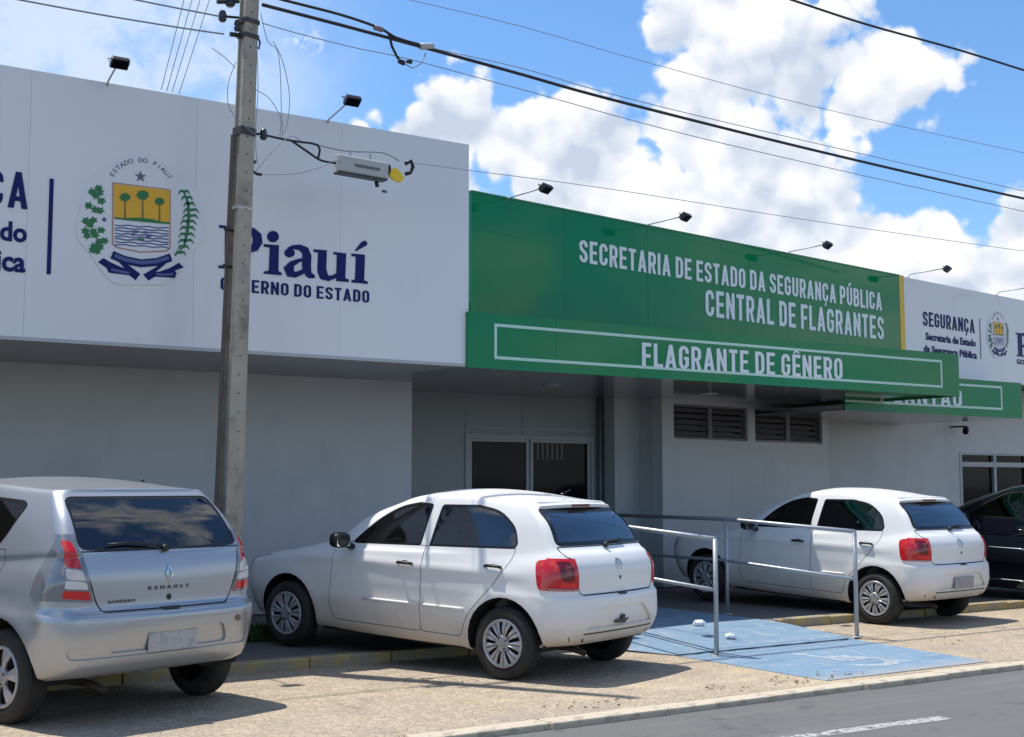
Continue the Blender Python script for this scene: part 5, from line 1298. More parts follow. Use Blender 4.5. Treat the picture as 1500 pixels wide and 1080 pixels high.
def build_car(S, root):
    B = Body(S); pm = S['paint']; zc = S['wr']
    sides = (1, -1)
    doors = {}
    # wheel arches: remove
    for sd in sides:
        for (cx, cz, r) in S['arches']:
            poly = [(cx+r*math.cos(R(a)), cz+r*math.sin(R(a))) for a in range(0, 360, 12)]
            fs = B.cut(poly, 's', sd, raw=True); bmesh.ops.delete(B.bm, geom=fs, context='FACES')
            # liner and lip
            lp = MB(); n = 20
            for k in range(n+1):
                a = R(-32+244*k/n); p, nn = None, None
                lp.v += [Vector((cx+r*math.cos(a), 0, cz+r*math.sin(a)))]
            pts = []
            for k in range(n+1):
                a = R(-6+192*k/n); x, z = cx+(r+.012)*math.cos(a), cz+(r+.012)*math.sin(a)
                loc, nn, _, _ = B.bvh.ray_cast(Vector((x, 4*sd, max(z, 0.2))), Vector((0, -sd, 0)))
                yy = abs(loc.y) if loc is not None else 0.78
                pts.append((cx+(r)*math.cos(a), yy, cz+(r)*math.sin(a)))
            lv = []; lf = []
            for (x, yy, z) in pts: lv += [(x, sd*(yy-0.001), z), (x, sd*(yy-0.03), z), (x, sd*0.46, z)]
            for k in range(n): lf += [(3*k, 3*k+1, 3*k+4, 3*k+3), (3*k+1, 3*k+2, 3*k+5, 3*k+4)]
            o = link_mesh('wheel_arch', lv, lf, M_under, root, smooth=True)
    # side windows
    for sd in sides:
        for nm, poly in S['side_windows']:
            fs = B.cut(poly, 's', sd); 
            inn = inset(poly, S.get('seal', 0.018))
            B2 = B.cut(inn, 's', sd); ins = set(B2)
            fs = B.cut(poly, 's', sd)
            rim = [f for f in fs if f not in ins]
            w = B.take(B2, 'side_window', S['glass'], root, -0.006)
            sl = B.take(rim, 'seal', M_seal, w, -0.002, thick=0.01)
    # rear window and windscreen
    poly = S['rear_window']; inn = inset(poly, S.get('rseal', 0.03)); B2 = B.cut(inn, 'r'); fs = B.cut(poly, 'r'); ins = set(f for f in B2 if f.is_valid)
    B2 = B.cut(inn, 'r'); ins = set(B2); rim = [f for f in fs if f.is_valid and f not in ins]
    rw = B.take(B2, 'rear_window', S['rglass'], root, -0.004); B.take(rim, 'seal', M_seal, rw, -0.003, thick=0.008)
    poly = S['windscreen']; B2 = B.cut(poly, 'f'); B.take(B2, 'windscreen', S['wglass'], root, -0.004)
    # tail lamps: small lenses first, the lamp body last, all flush
    for sd in sides:
        made = []
        for part in S['tail']:
            pl_ = part['poly']
            if 'r' in pl_: B.cut([(y*sd, z) for y, z in pl_['r']], 'r')
            f2 = B.cut(pl_['s'], 's', sd) if 's' in pl_ else []
            f1 = B.cut([(y*sd, z) for y, z in pl_['r']], 'r') if 'r' in pl_ else []
            allf = list({f for f in f1+f2 if f.is_valid})
            o = B.take(allf, 'tail_light' if part.get('main') else 'lens', part['m'], None, part.get('off', 0.006), thick=0.02)
            if o is None: continue
            if part.get('main'):
                o.parent = root
                for q in made: q.parent = o
            else: made.append(o)
    # front lamps
    for sd in sides:
        fs = B.cut([(y*sd, z) for y, z in S['head']['f']], 'f'); f2 = []
        B.take(list({f for f in fs+f2 if f.is_valid}), 'headlight', MATS['headlamp'], root, 0.003, thick=0.02)
    # doors
    for sd in sides:
        for poly in S['doors']:
            for pp in (poly,):
                inn = inset(pp, 0.003); out = inset(pp, -0.0025)
                B.cut(out, 's', sd); fi = set(B.cut(inn, 's', sd)); fo = [f for f in B.cut(out, 's', sd) if f not in fi]
                fi = [f for f in fi if f.is_valid]
                dr = B.take(fi, 'door', pm, root, 0.0)
                B.take(fo, 'door_gap', M_seam, root, -0.006)
                doors.setdefault(sd, []).append(dr)
    # tailgate
    poly = S['tailgate']; inn = inset(poly, 0.005); out = inset(poly, -0.004)
    B.cut(out, 'r'); fi = set(B.cut(inn, 'r')); fo = [f for f in B.cut(out, 'r') if f not in fi]; fi = [f for f in fi if f.is_valid]
    tg = B.take(fi, 'tailgate', pm, root, 0.0); B.take(fo, 'tailgate_gap', M_seam, root, -0.007)
    # bumper split: everything low at the rear / front
    def lowsel(x0, x1, z0, z1): return [f for f in B.bm.faces if x0 < f.calc_center_median().x < x1 and z0 < f.calc_center_median().z < z1]
    insets = []
    for poly, dep, thk in S.get('bump_inset', ()):
        fs = B.cut(poly, 'r'); insets.append(B.take(fs, 'bumper_recess', pm, None, -dep, thick=thk))
    bumperf = lowsel(-2, S['bump_x'], 0.0, S['bump_z'])
    bp = B.take(bumperf, 'rear_bumper', pm, root, thick=0.024)
    for q in insets:
        if q: q.parent = bp
    bf = lowsel(S['fbump_x'], 9, 0.0, S['bump_z']); B.take(bf, 'front_bumper', pm, root)
    # rest = body
    B.take(list(B.bm.faces), 'body', pm, root)
    # underbody
    W = S['wid']; lo = S['clear']
    MB().box((0.30, -W+0.26, lo+0.02), (S['fx']-0.15, W-0.26, lo+0.10)).obj('underbody', M_under, root)
    MB().box((0.42, -W+0.06, lo+0.005), (S['wb']-0.42, W-0.06, lo+0.09)).obj('floor', M_under, root)
    MB().box((S['rx']+0.14, -0.46, 0.315), (0.30, 0.46, 0.55)).obj('boot_floor', M_under, root)
    MB().box((-0.05, -W+0.15, 0.24), (0.05, W-0.15, 0.32)).obj('rear_axle', M_under, root)
    MB().tube([(0.3, -0.35 if S['exh'] < 0 else 0.35, 0.22), (S['rx']+0.25, S['exh'], 0.25), (S['rx']+0.10, S['exh'], 0.225)], 0.024, 10).obj('exhaust_pipe', M_rust, root, smooth=True)
    # wheels
    for sd in sides:
        for x in (0.0, S['wb']): wheel(root, x, sd*(S['track']/2), zc, S['wr'], 0.185, S['rim'], S['nsp'], sd, S.get('wstyle', 'cap'))
    # handles
    for sd in sides:
        for i, (hx, hz) in enumerate(S['handles']):
            p, nn = on_body(B, 'l' if sd > 0 else 'rt', hx, hz, 0.0)
            mb = MB(); mb.tube([p+Vector((-0.085, 0, 0))+nn*0.004, p+Vector((-0.06, 0, 0))+nn*0.026, p+Vector((0.06, 0, 0.0))+nn*0.026, p+Vector((0.085, 0, 0))+nn*0.004], 0.0125, 8)
            d = doors[sd][i]; mb.obj('handle', S['handle_m'], d, smooth=True)
            MB().prism([(0.05*math.cos(R(30*k)), 0.026*math.sin(R(30*k))) for k in range(12)], lambda a, b, h: p+Vector((a, 0, b))+nn*(h-0.001), 0.002).obj('handle_recess', M_seam, d)
    # mirrors
    for sd in sides:
        mx, my, mz = S['mirror']; mt = bpy.data.objects.new('wing_mirror', None); COL.objects.link(mt); mt.parent = root; mt.location = (mx, sd*my, mz); 
        mb = MB(); mb.tube([(0, -sd*0.09, -0.05), (0.0, sd*0.01, -0.02)], 0.03, 8); mb.obj('stalk', M_black, mt)
        bm = bmesh.new(); bmesh.ops.create_uvsphere(bm, u_segments=20, v_segments=12, radius=1.0)
        for v in bm.verts:
            c = v.co; sx = lambda q: math.copysign(abs(q)**0.7, q)
            v.co = Vector((sx(c.x)*0.055+(0.012 if c.x > 0 else 0), sx(c.y)*0.10+sd*0.07, sx(c.z)*0.068+0.015))
            if c.x < -0.35: v.co.x = -0.038
        me = bpy.data.meshes.new('shell'); bm.to_mesh(me); bm.free(); me.polygons.foreach_set('use_smooth', [True]*len(me.polygons)); me.materials.append(S['mirror_m']); o = bpy.data.objects.new('shell', me); COL.objects.link(o); o.parent = mt
        MB().box((-0.043, sd*0.07-0.08, -0.035), (-0.039, sd*0.07+0.08, 0.06)).obj('mirror_glass', M_chrome, mt)
    seats(root, S['inside'])
    return B, tg, bp, doors, rw

# ---------- white hatchback
MATS['headlamp'] = mat('headlamp', (0.05, 0.05, 0.055), 0.08, coat=0.8, metal=0.2)
M_wpaint = mat('white_car_paint', (0.80, 0.79, 0.76), 0.34, coat=0.22, spec=0.35, dark_back=True, var=0.015, vscale=3, zdirt=((0.46, 0.37, 0.27), 0.18, 0.66, 0.75))
def clamp01(x): return max(0.0, min(1.0, x))
def adj_hatch(x, z): return z+0.028*max(0.0, min(2.3, 1.7-x))*clamp01((z-.35)/.5)
def adj_silver(x, z): return z+0.045*clamp01((z-.2)/.3)+0.045*clamp01((z-.7)/.3)
hatch_rings = [
    dict(z=(0.30,0.20,0.21), xr=-0.50, xf=3.00, w=0.70, cr=0.20, tr=0.04, tf=0.08, n=2, xa=0.2),
    dict(z=(0.33,0.225,0.26), xr=-0.575, xf=3.15, w=0.765, cr=0.24, tr=0.03, tf=0.06, n=3, xa=0.2),
    dict(z=(0.46,0.44,0.46), xr=-0.635, xf=3.24, w=0.808, cr=0.26, tr=0.02, tf=0.05, n=5),
    dict(z=(0.645,0.63,0.60), xr=-0.640, xf=3.26, w=0.815, cr=0.26, tr=0.02, tf=0.05, n=2, bow=0.09),
    dict(z=(0.672,0.67,0.66), xr=-0.600, xf=3.24, w=0.816, cr=0.25, tr=0.025, tf=0.05, n=5, bow=0.07),
    dict(z=(0.84,0.82,0.74), xr=-0.592, xf=3.20, w=0.812, cr=0.22, tr=0.045, tf=0.06, n=5, bow=0.06, xb=2.0),
    dict(z=(0.955,0.925,0.80), xr=-0.520, xf=3.02, w=0.790, cr=0.18, tr=0.075, tf=0.09, n=3, bow=0.05, xb=1.7, bowf=0.2),
    dict(z=(1.005,0.968,0.98), xr=-0.445, xf=2.22, w=0.765, cr=0.12, tr=0.070, tf=0.03, cf=0.25, cfx=0.32, n=8, bow=0.045, xb=1.9, bowf=0.22),
    dict(z=(1.20,1.20,1.22), xr=-0.315, xf=1.82, w=0.695, cr=0.10, tr=0.050, tf=0.03, cf=0.22, cfx=0.30, n=8, bow=0.04, bowf=0.16),
    dict(z=(1.345,1.395,1.345), xr=-0.130, xf=1.42, w=0.622, cr=0.09, crx=0.08, tr=0.03, tf=0.03, cf=0.2, cfx=0.2, n=3, bow=0.03, bowf=0.1, xa=0.75, xb=0.9),
    dict(z=(1.372,1.425,1.378), xr=-0.110, xf=1.33, w=0.578, cr=0.09, crx=0.08, tr=0.03, tf=0.03, cf=0.2, cfx=0.2, n=2, bow=0.03, bowf=0.08, xa=0.75, xb=0.9),
]
front_win = soften([(0.925,0.985),(0.885,1.340),(1.05,1.352),(1.27,1.318),(1.50,1.195),(1.72,1.000),(1.70,0.978)], 0.05, 3, {0:0.02,1:0.03,3:0.12,4:0.15,5:0.03,6:0.02})
rear_win = soften([(0.835,0.985),(0.79,1.338),(0.40,1.342),(0.16,1.300),(-0.015,1.165),(-0.06,1.03),(-0.03,0.993)], 0.05, 3, {0:0.02,1:0.03,3:0.14,4:0.12,5:0.05,6:0.02})
hatch = dict(adj=adj_hatch, rings=hatch_rings, arches=[(0.0, 0.295, 0.362), (2.465, 0.295, 0.362)], crown=0.045, flare=0.012, creases=[(0.845, 0.045, 0.011, -0.3, 2.6), (0.50, 0.05, 0.010, 0.35, 2.1)],
    paint=M_wpaint, wr=0.292, wb=2.465, track=1.43, rim=0.198, nsp=9, wid=0.80, rx=-0.60, fx=3.1, clear=0.19, exh=0.35,
    glass=M_glasss, rglass=M_glassg, wglass=M_glassg, side_windows=[('f', front_win), ('r', rear_win)],
    rear_window=soften([(-0.64,1.022),(0.64,1.022),(0.570,1.315),(-0.570,1.315)], 0.05, 3), rseal=0.035,
    windscreen=soften([(-0.60,1.02),(0.60,1.02),(0.50,1.33),(-0.50,1.33)], 0.05, 3),
    tail=[dict(m=M_dred, off=0.004, poly=dict(r=soften([(0.620,0.905),(0.715,0.908),(0.72,0.772),(0.625,0.762)], 0.025, 2))),
          dict(m=MATS['tail_bright_red'], off=0.007, poly=dict(r=soften([(0.600,0.752),(0.72,0.762),(0.72,0.728),(0.595,0.724)], 0.006, 1))),
          dict(m=M_plate, off=0.005, poly=dict(r=[(0.59,0.716),(0.77,0.716),(0.77,0.706),(0.59,0.706)])),
          dict(main=True, m=M_red, off=0.008, poly=dict(s=soften([(-0.265,0.912),(-0.42,0.930),(-0.70,0.930),(-0.70,0.702),(-0.320,0.702)], 0.03, 3, {0:0.04,4:0.04}), r=soften([(0.590,0.930),(0.90,0.930),(0.90,0.702),(0.575,0.702)], 0.03, 3, {0:0.04,3:0.04})))],
    head=dict(f=[(0.42,0.62),(0.70,0.62),(0.70,0.80),(0.42,0.76)], s=[(3.02,0.80),(3.4,0.80),(3.4,0.62),(3.06,0.62)]),
    doors=[soften([(0.868,0.30),(0.868,0.99),(1.74,0.99),(1.90,0.93),(1.93,0.42),(1.88,0.30)], 0.04, 3, {0:0.03,5:0.08}),
           soften([(0.868,0.30),(0.868,0.99),(-0.045,0.998),(-0.03,0.90),(0.13,0.70),(0.37,0.47),(0.44,0.30)], 0.06, 3, {0:0.03,3:0.05,4:0.1,5:0.1,6:0.05})],
    tailgate=soften([(-0.64,1.017),(0.64,1.017),(0.630,0.94),(0.585,0.935),(0.568,0.70),(0.53,0.668),(-0.53,0.668),(-0.568,0.70),(-0.585,0.935),(-0.630,0.94)], 0.02, 2),
    bump_inset=[(soften([(-0.52,0.425),(0.52,0.425),(0.34,0.575),(-0.34,0.575)], 0.03, 3), 0.022, 0.0)], bump_x=-0.30, bump_z=0.668, fbump_x=2.86, handles=[(1.045,0.835),(0.13,0.845)], handle_m=M_black, mirror=(1.70,0.86,0.995), mirror_m=M_black, seal=0.020,
    inside=dict(seats=[(1.15,0.36,0.24),(1.15,-0.36,0.24),(0.25,0.0,0.60)], dash=((1.75,-0.66,0.55),(2.15,0.66,0.92)), wheel=(1.62,0.36,0.85), shelf=((-0.42,-0.52,0.86),(0.0,0.52,0.88))))
def dress_hatch(root, B, tg, bp, plate, bracket):
    # roof spoiler lip over the glass
    mb = MB(); 
    pts = []
    for i in range(13):
        y = -0.50+i/12; y *= 1.06; x = -0.190+0.045*(y/0.5)**2; pts.append((x, y, adj_hatch(-.2, 1.343)-0.014*(abs(y)/0.5)**2))
    vs = []; 
    for (x, y, z) in pts: vs += [(x+0.17, y*0.99, z+0.036), (x, y, z+0.012), (x+0.004, y, z-0.018), (x+0.10, y*0.99, z-0.016)]
    fs = []
    for i in range(12): fs += [(4*i+k, 4*i+k+1, 4*i+k+5, 4*i+k+4) for k in range(3)]
    fs += [(4*i+3, 4*i, 4*i+4, 4*i+7) for i in range(12)]+[(3,2,1,0), (48,49,50,51)]
    sp = mb.add(vs, fs).obj('roof_spoiler', M_wpaint, root, recalc=True); md = sp.modifiers.new('bevel', 'BEVEL'); md.width = 0.006; md.segments = 2
    MB().box((-0.198, -0.13, adj_hatch(-.2,1.333)), (-0.182, 0.13, adj_hatch(-.2,1.352))).obj('brake_light', M_dred, root, bevel=0.003)
    # wiper, only on the lower glass
    c = [on_body(B, 'r', y, z, 0.014)[0] for y, z in ((0.0, 1.028), (-0.14, 1.045), (-0.30, 1.052))]
    MB().tube(c, 0.009, 6).obj('wiper', M_black, root, smooth=True); p = on_body(B, 'r', 0.02, 1.015, 0.012)[0]; MB().tube([p, p+Vector((-.03, 0, 0))], 0.022, 10).obj('wiper_pivot', M_black, root, smooth=True)
    # round badge, key hole, number plate light, reflectors
    def fr(a, b, h): 
        p, n = on_body(B, 'r', a, b, 0.001); return p+n*h
    mb = MB(); c_ = (0.0, 0.868); mark_ring(mb, c_, 0.043, 0.050, fr)
    V = [[(-.030,.030),(-.021,.030),(-.002,-.004),(-.006,-.012)], [(.030,.030),(.021,.030),(.002,-.004),(.006,-.012)], [(-.042,.008),(-.034,.012),(-.018,-.032),(-.024,-.038)], [(.042,.008),(.034,.012),(.018,-.032),(.024,-.038)], [(-.026,-.036),(-.019,-.034),(-.003,-.002),(-.008,.002)], [(.026,-.036),(.019,-.034),(.003,-.002),(.008,.002)]]
    for k, q in enumerate(V): mb.prism([(a+c_[0], b+c_[1]) for a, b in q], fr, 0.004+0.0004*k)
    mb.obj('badge', M_chrome, tg)
    MB().prism([(0.013*math.cos(R(30*i)), 0.775+0.013*math.sin(R(30*i))) for i in range(12)], fr, 0.004).obj('lock', M_black, tg)
    MB().prism([(-.07,.664),(.07,.664),(.055,.652),(-.055,.652)], fr, 0.006).obj('release_handle', M_seam, tg)
    mb = MB(); P = [fr(-0.52+1.04*t/12, 0.395, 0.000) for t in range(13)]; mb.tube(P, 0.006, 5); mb.obj('bumper_crease', M_seam, bp)
    for sg in (-1, 1):
        MB().prism([(sg*.48,.335),(sg*.64,.352),(sg*.66,.378),(sg*.50,.362)], fr, 0.004).obj('reflector', mat('dull_reflector', (0.20,0.05,0.03), 0.35), bp)
    if bracket:
        MB().prism([(-.10,.475),(-.03,.470),(-.03,.505),(.02,.505),(.02,.475),(.09,.470),(.11,.450),(-.04,.440)], fr, -0.012).obj('plate_bracket', M_black, bp)
    if plate:
        MB().box((-0.012, -0.20, -0.065), (0.0, 0.20, 0.065), Matrix.Translation(fr(0, 0.495, -0.016))@Matrix.Rotation(R(-4), 4, 'Y')).obj('number_plate', M_plate, bp, bevel=0.004)
        MB().prism([(-.17,.585),(.17,.585),(.17,.572),(-.17,.572)], fr, 0.008).obj('plate_lamp', M_black, bp)
    MB().lathe([(0.020,0),(0.012,0.012),(0.001,0.014)], Matrix.Translation((-0.0, 0.0, adj_hatch(0,1.432))), 10).obj('antenna_base', M_black, root, smooth=True)
    MB().tube([(-0.0, 0, adj_hatch(0,1.437)), (-0.08, 0, 1.525)], 0.003, 5).obj('antenna', M_black, root)
    if True:
        for sd in (1, -1):   # rubbing strip highlight along the doors
            pass
def car_at(name, label, u, v, yaw, z0, pitch, cat='hatchback', group=None):
    t = thing(name, label, cat, (u, v, z0), 0, group)
    t.rotation_euler = Euler((0, -pitch, yaw), 'XYZ'); return t
def body_strip(B, doors, z, m):
    for sd in (1, -1):
        for i, (xa, xb) in enumerate(((0.90, 1.50), (0.40, 0.84))):
            pts = [on_body(B, 'l' if sd > 0 else 'rt', lerp(xa, xb, t/8), z, 0.0)[0] for t in range(9)]
            MB().tube(pts, 0.013, 8).obj('side_moulding', m, doors[sd][i], smooth=True)
g1 = car_at('hatchback_car', 'white hatchback parked nearest the silver car, without a rear number plate', 6.544, 9.117, R(110.2), 0.0, 0.041, 'car', 'white hatchbacks parked nose in')
B, tg, bp, dr, rw = build_car(hatch, g1); dress_hatch(g1, B, tg, bp, False, True); body_strip(B, dr, 0.515, M_wpaint)
# second white hatchback shares the meshes, carries a plate
g2 = copy_tree(g1); g2.location = (12.37, 10.13, 0.0); g2.rotation_euler = Euler((0, -0.045, R(97.6)), 'XYZ')
g2['label'] = 'white hatchback parked right of the blue ramp with a grey rear number plate'
def desc(o):
    r = []
    for c in o.children: r.append(c); r += desc(c)
    return r
for o in desc(g2):
    if o.name.startswith('plate_bracket'): bpo = o.parent; bpy.data.objects.remove(o); break
p0 = Vector((-0.630, 0, 0.495))
MB().box((-0.012, -0.20, -0.065), (0.0, 0.20, 0.065), Matrix.Translation(p0)@Matrix.Rotation(R(-4), 4, 'Y')).obj('number_plate', M_plate, bpo, bevel=0.004)
for o in desc(g2):
    if o.name.startswith('wheel') and o.type == 'EMPTY': o.rotation_euler = (0, random.uniform(0, 6), 0)
for o in desc(g2):
    if o.name.startswith('side_window'):
        o.data = o.data.copy(); o.data.materials[0] = M_glassd

# ---------- silver hatchback
M_spaint = mat('silver_car_paint', (0.42, 0.44, 0.47), 0.30, metal=0.6, coat=0.35, spec=0.4, dark_back=True, var=0.02, vscale=4, zdirt=((0.40, 0.34, 0.27), 0.15, 0.50, 0.45))
srings = [
    dict(z=(0.30,0.21,0.22), xr=-0.52, xf=3.15, w=0.74, cr=0.22, tr=0.04, tf=0.08, n=2, xa=0.2),
    dict(z=(0.33,0.235,0.26), xr=-0.62, xf=3.28, w=0.825, cr=0.26, tr=0.03, tf=0.06, n=3, xa=0.2),
    dict(z=(0.50,0.46,0.48), xr=-0.690, xf=3.36, w=0.862, cr=0.28, tr=0.02, tf=0.05, n=5, bow=0.09),
    dict(z=(0.665,0.65,0.62), xr=-0.700, xf=3.38, w=0.872, cr=0.28, tr=0.02, tf=0.05, n=2, bow=0.10),
    dict(z=(0.70,0.70,0.68), xr=-0.635, xf=3.36, w=0.868, cr=0.26, tr=0.025, tf=0.05, n=5, bow=0.08),
    dict(z=(0.88,0.87,0.78), xr=-0.632, xf=3.30, w=0.862, cr=0.20, tr=0.05, tf=0.06, n=5, bow=0.06, xb=2.1),
    dict(z=(1.00,0.965,0.86), xr=-0.600, xf=3.10, w=0.835, cr=0.16, tr=0.08, tf=0.09, n=3, bow=0.05, xb=1.8, bowf=0.2),
    dict(z=(1.045,1.010,1.02), xr=-0.575, xf=2.34, w=0.820, cr=0.12, tr=0.075, tf=0.03, cf=0.25, cfx=0.32, n=8, bow=0.04, xb=2.0, bowf=0.22),
    dict(z=(1.24,1.24,1.26), xr=-0.430, xf=1.92, w=0.745, cr=0.10, tr=0.055, tf=0.03, cf=0.22, cfx=0.30, n=8, bow=0.035, bowf=0.16),
    dict(z=(1.405,1.45,1.40), xr=-0.265, xf=1.50, w=0.660, cr=0.10, crx=0.09, tr=0.04, tf=0.03, cf=0.2, cfx=0.2, n=3, bow=0.03, bowf=0.1, xa=0.75, xb=0.9),
    dict(z=(1.435,1.485,1.435), xr=-0.245, xf=1.42, w=0.605, cr=0.10, crx=0.09, tr=0.035, tf=0.03, cf=0.2, cfx=0.2, n=2, bow=0.03, bowf=0.08, xa=0.75, xb=0.9),
]
silver = dict(hatch); silver.update(adj=adj_silver, rings=srings, arches=[(0.0, 0.31, 0.385), (2.59, 0.31, 0.385)], crown=0.045, flare=0.020, creases=[(0.90,0.05,0.006,-0.3,2.6)],
    paint=M_spaint, wr=0.308, wb=2.59, track=1.50, rim=0.205, nsp=6, wstyle='spoke', wid=0.85, rx=-0.64, fx=3.2, clear=0.20, exh=0.42, glass=M_glassb, rglass=M_glassk, wglass=M_glassd,
    side_windows=[('f', soften([(0.97,1.03),(0.93,1.385),(1.12,1.40),(1.36,1.36),(1.62,1.22),(1.84,1.05),(1.82,1.025)], 0.05, 3)), ('r', soften([(0.87,1.03),(0.83,1.383),(0.42,1.388),(0.06,1.365),(0.0,1.33),(0.12,1.12),(0.20,1.03)], 0.04, 3))],
    rear_window=soften([(-0.645,1.045),(-0.30,1.030),(0.30,1.030),(0.645,1.045),(0.590,1.390),(-0.590,1.390)], 0.06, 3), rseal=0.02,
    windscreen=soften([(-0.62,1.06),(0.62,1.06),(0.52,1.39),(-0.52,1.39)], 0.05, 3),
    tail=[dict(m=M_red, off=0.006, poly=dict(r=soften([(0.672,1.100),(0.715,1.110),(0.728,0.950),(0.645,0.935)], 0.014, 2))),
          dict(m=M_amber, off=0.006, poly=dict(r=soften([(0.640,0.927),(0.728,0.942),(0.735,0.885),(0.622,0.872)], 0.012, 2))),
          dict(m=mat('tail_white_lens', (0.62,0.62,0.62), 0.15, coat=0.8), off=0.006, poly=dict(r=soften([(0.616,0.862),(0.735,0.875),(0.742,0.832),(0.602,0.822)], 0.010, 2))),
          dict(m=M_red, off=0.006, poly=dict(r=soften([(0.598,0.812),(0.745,0.822),(0.75,0.778),(0.580,0.762)], 0.008, 2))),
          dict(main=True, m=mat('tail_smoked_clear', (0.20,0.21,0.23), 0.1, coat=0.9, metal=0.3), off=0.006, poly=dict(s=soften([(-0.345,0.94),(-0.43,1.145),(-0.80,1.15),(-0.80,0.755),(-0.37,0.765),(-0.30,0.79)], 0.03, 2, {0:0.04,4:0.02,5:0.02}), r=soften([(0.66,1.145),(0.90,1.15),(0.90,0.775),(0.562,0.748)], 0.03, 2, {0:0.03,3:0.02})))],
    head=dict(f=[(0.45,0.68),(0.74,0.68),(0.74,0.86),(0.45,0.82)], s=[(2.88,0.86),(3.5,0.86),(3.5,0.68),(3.0,0.68)]),
    doors=[soften([(0.893,0.31),(0.893,1.035),(1.86,1.035),(2.01,0.97),(2.04,0.42),(1.99,0.31)], 0.04, 3, {0:0.03,5:0.08}),
           soften([(0.893,0.31),(0.893,1.035),(0.08,1.04),(0.06,0.93),(0.18,0.76),(0.43,0.48),(0.49,0.31)], 0.06, 3, {0:0.03,3:0.05,4:0.1,5:0.1,6:0.05})],
    tailgate=soften([(-0.66,1.035),(0.66,1.035),(0.635,0.98),(0.545,0.75),(0.50,0.690),(-0.50,0.690),(-0.545,0.75),(-0.635,0.98)], 0.02, 2),
    bump_inset=[(soften([(-0.50,0.43),(0.47,0.43),(0.36,0.555),(-0.44,0.565)], 0.05, 3), 0.028, 0.0), (soften([(-0.70,0.41),(0.72,0.41),(0.74,0.48),(0.60,0.485),(0.50,0.52),(0.42,0.60),(0.28,0.632),(-0.62,0.620),(-0.66,0.60)], 0.04, 3), 0.012, 0.018)], bump_x=-0.30, bump_z=0.695, fbump_x=2.95, handles=[(1.06,0.87),(0.20,0.89)], handle_m=M_spaint, mirror=(1.80,0.90,1.05), mirror_m=M_spaint,
    inside=dict(seats=[(1.2,0.37,0.25),(1.2,-0.37,0.25),(0.25,0.0,0.62)], dash=((1.85,-0.68,0.58),(2.25,0.68,0.95)), wheel=(1.70,0.37,0.88), shelf=((-0.50,-0.56,0.88),(0.0,0.56,0.90))))
sv = car_at('hatchback_car', 'silver hatchback in the left foreground with large dark rear window', 2.806, 9.276, R(107.5), 0.0, 0.0, 'car')
B, tg, bp, dr, rw = build_car(silver, sv)
def frs(a, b, h): p, n = on_body(B, 'r', a, b, 0.001); return p+n*h
mb = MB(); c = (0, 0.885)
for q in ([(0,.058),(.034,0),(.018,0),(0,.034)], [(0,.058),(-.034,0),(-.018,0),(0,.034)], [(0,-.058),(.034,0),(.018,0),(0,-.034)], [(0,-.058),(-.034,0),(-.018,0),(0,-.034)]): mb.prism([(a+c[0], b+c[1]) for a, b in q], frs, 0.006)
mb.obj('badge', M_chrome, tg)
MB().prism([(0.018*math.cos(R(30*i)), 0.752+0.018*math.sin(R(30*i))) for i in range(12)], frs, 0.004).obj('lock', M_black, tg)
def car_text(s, ya, yb, zb, h, m, parent, bold=0.03, sp=1.0):
    vs, fs = text_geo(s, bold, sp); x0 = min(v.x for v in vs); x1 = max(v.x for v in vs); b0, b1 = cap_height(bold)
    out = [frs(ya+(v.x-x0)/(x1-x0)*(yb-ya), zb+(v.y-b0)/(b1-b0)*h, 0.004 if v.z > 0 else 0.0) for v in vs]
    o = link_mesh('lettering', out, fs, m, parent); o['label'] = 'small raised letters on the tailgate'
M_badge = mat('dark_badge', (0.10,0.10,0.11), 0.3, metal=0.6)
car_text('RENAULT', 0.165, -0.165, 0.800, 0.020, M_badge, tg, 0.03, 2.0); car_text('SANDERO', 0.46, 0.26, 0.738, 0.016, M_badge, tg, 0.03, 1.2)
MB().prism([(-.08,.694),(.08,.694),(.06,.678),(-.06,.678)], frs, 0.006).obj('release_handle', M_seam, tg)
cpts = [on_body(B, 'r', y, z, 0.016)[0] for y, z in ((0.02, 1.040), (0.14, 1.062), (0.30, 1.075), (0.44, 1.066))]
MB().tube(cpts, 0.008, 6).obj('wiper', M_black, sv, smooth=True)
# cover strip under the glass and wiper pivot
p = on_body(B, 'r', 0.02, 1.035, 0.010)[0]; MB().tube([p, p+Vector((-.03,0,0))], 0.024, 10).obj('wiper_pivot', M_black, sv, smooth=True)
MB().lathe([(0.014,0),(0.010,0.018),(0.001,0.022)], Matrix.Translation((-0.12, -0.13, 1.580)), 10).obj('washer_nozzle', M_black, sv, smooth=True)
MB().box((-0.010, -0.20, -0.065), (0.0, 0.20, 0.065), Matrix.Translation(frs(-0.02, 0.470, -0.024))@Matrix.Rotation(R(-3), 4, 'Y')).obj('number_plate', mat('plate_pale', (0.42,0.42,0.42), 0.4, stain=(0.25,0.26,0.27), stain_scale=14, stain_amt=0.8), bp, bevel=0.004)
MB().tube([frs(-0.585, 0.575, -0.012), frs(-0.585, 0.575, -0.004)], 0.022, 12).obj('tow_cover', mat('tow_brown', (0.18,0.14,0.10), 0.6), bp)

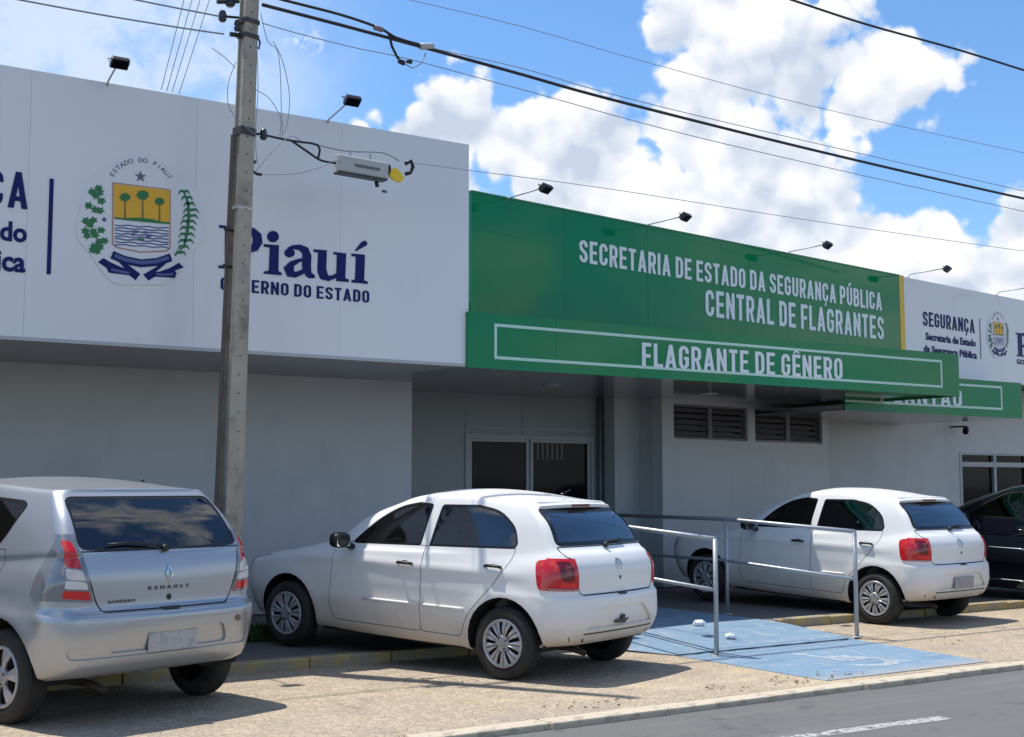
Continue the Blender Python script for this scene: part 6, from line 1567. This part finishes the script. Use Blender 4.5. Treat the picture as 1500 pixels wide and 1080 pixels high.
# ---------- dark sedan at the right edge
M_bpaint = mat('navy_black_paint', (0.004, 0.005, 0.011), 0.12, coat=1.0, dark_back=True)
brings = []
for r in srings:
    q = dict(r); k = srings.index(r)
    q['z'] = tuple(z-0.03 for z in r['z'])
    if k <= 7: q['xr'] = r['xr']-0.42; q['xf'] = r['xf']+0.10
    if k == 7: q['xr'] = -0.55; q['z'] = (1.0, 0.985, 1.0)
    if k >= 8: q['xr'] = [0.0, 0.30, 0.34][k-8]-0.05
    brings.append(q)
sedan = dict(silver); sedan.update(rings=brings, paint=M_bpaint, glass=M_glassb, rglass=M_glassb, wglass=M_glassb, handle_m=M_bpaint, mirror_m=M_bpaint, rx=-1.0, exh=-0.4,
    creases=[(0.86,0.05,0.006,-0.3,2.6)], rear_window=soften([(-0.55,1.02),(0.55,1.02),(0.50,1.34),(-0.50,1.34)], 0.05, 3), windscreen=soften([(-0.60,1.03),(0.60,1.03),(0.52,1.36),(-0.52,1.36)], 0.05, 3),
    side_windows=[('f', soften([(1.02,0.995),(0.97,1.345),(1.12,1.36),(1.36,1.325),(1.62,1.19),(1.86,1.02),(1.84,0.995)], 0.05, 3)), ('r', soften([(0.93,0.995),(0.88,1.343),(0.62,1.335),(0.42,1.24),(0.20,1.03),(0.22,0.995)], 0.05, 3))],
    tail=[dict(main=True, m=M_red, off=0.006, poly=dict(s=[(-0.75,0.93),(-1.30,0.93),(-1.30,0.74),(-0.80,0.74)], r=[(0.45,0.93),(0.90,0.93),(0.90,0.74),(0.45,0.74)]))],
    tailgate=soften([(-0.44,0.92),(0.44,0.92),(0.44,0.70),(-0.44,0.70)], 0.02, 2), rlim=0.9, doors=[[(x, z-0.025) for x, z in d] for d in silver['doors']])
bs = car_at('sedan_car', 'dark navy sedan with chrome side strips at the right edge', 15.75, 9.45, R(98), 0.0, 0.035, 'car')
B, tg, bp, drs, rw = build_car(sedan, bs)
for sd in (1, -1):
    for z, r in ((0.66, 0.011), (0.285, 0.012)):
        for i, (xa, xb) in enumerate(((0.93, 2.0), (0.45, 0.86))):
            pts = [on_body(B, 'l' if sd > 0 else 'rt', lerp(xa, xb, t/8), z, 0.006)[0] for t in range(9)]
            MB().tube(pts, r, 6).obj('chrome_strip', M_chrome, drs[sd][i], smooth=True)
for o in (sv, bs): pass
print('tris', sum(len(o.data.polygons) for o in bpy.data.objects if o.type == 'MESH'))
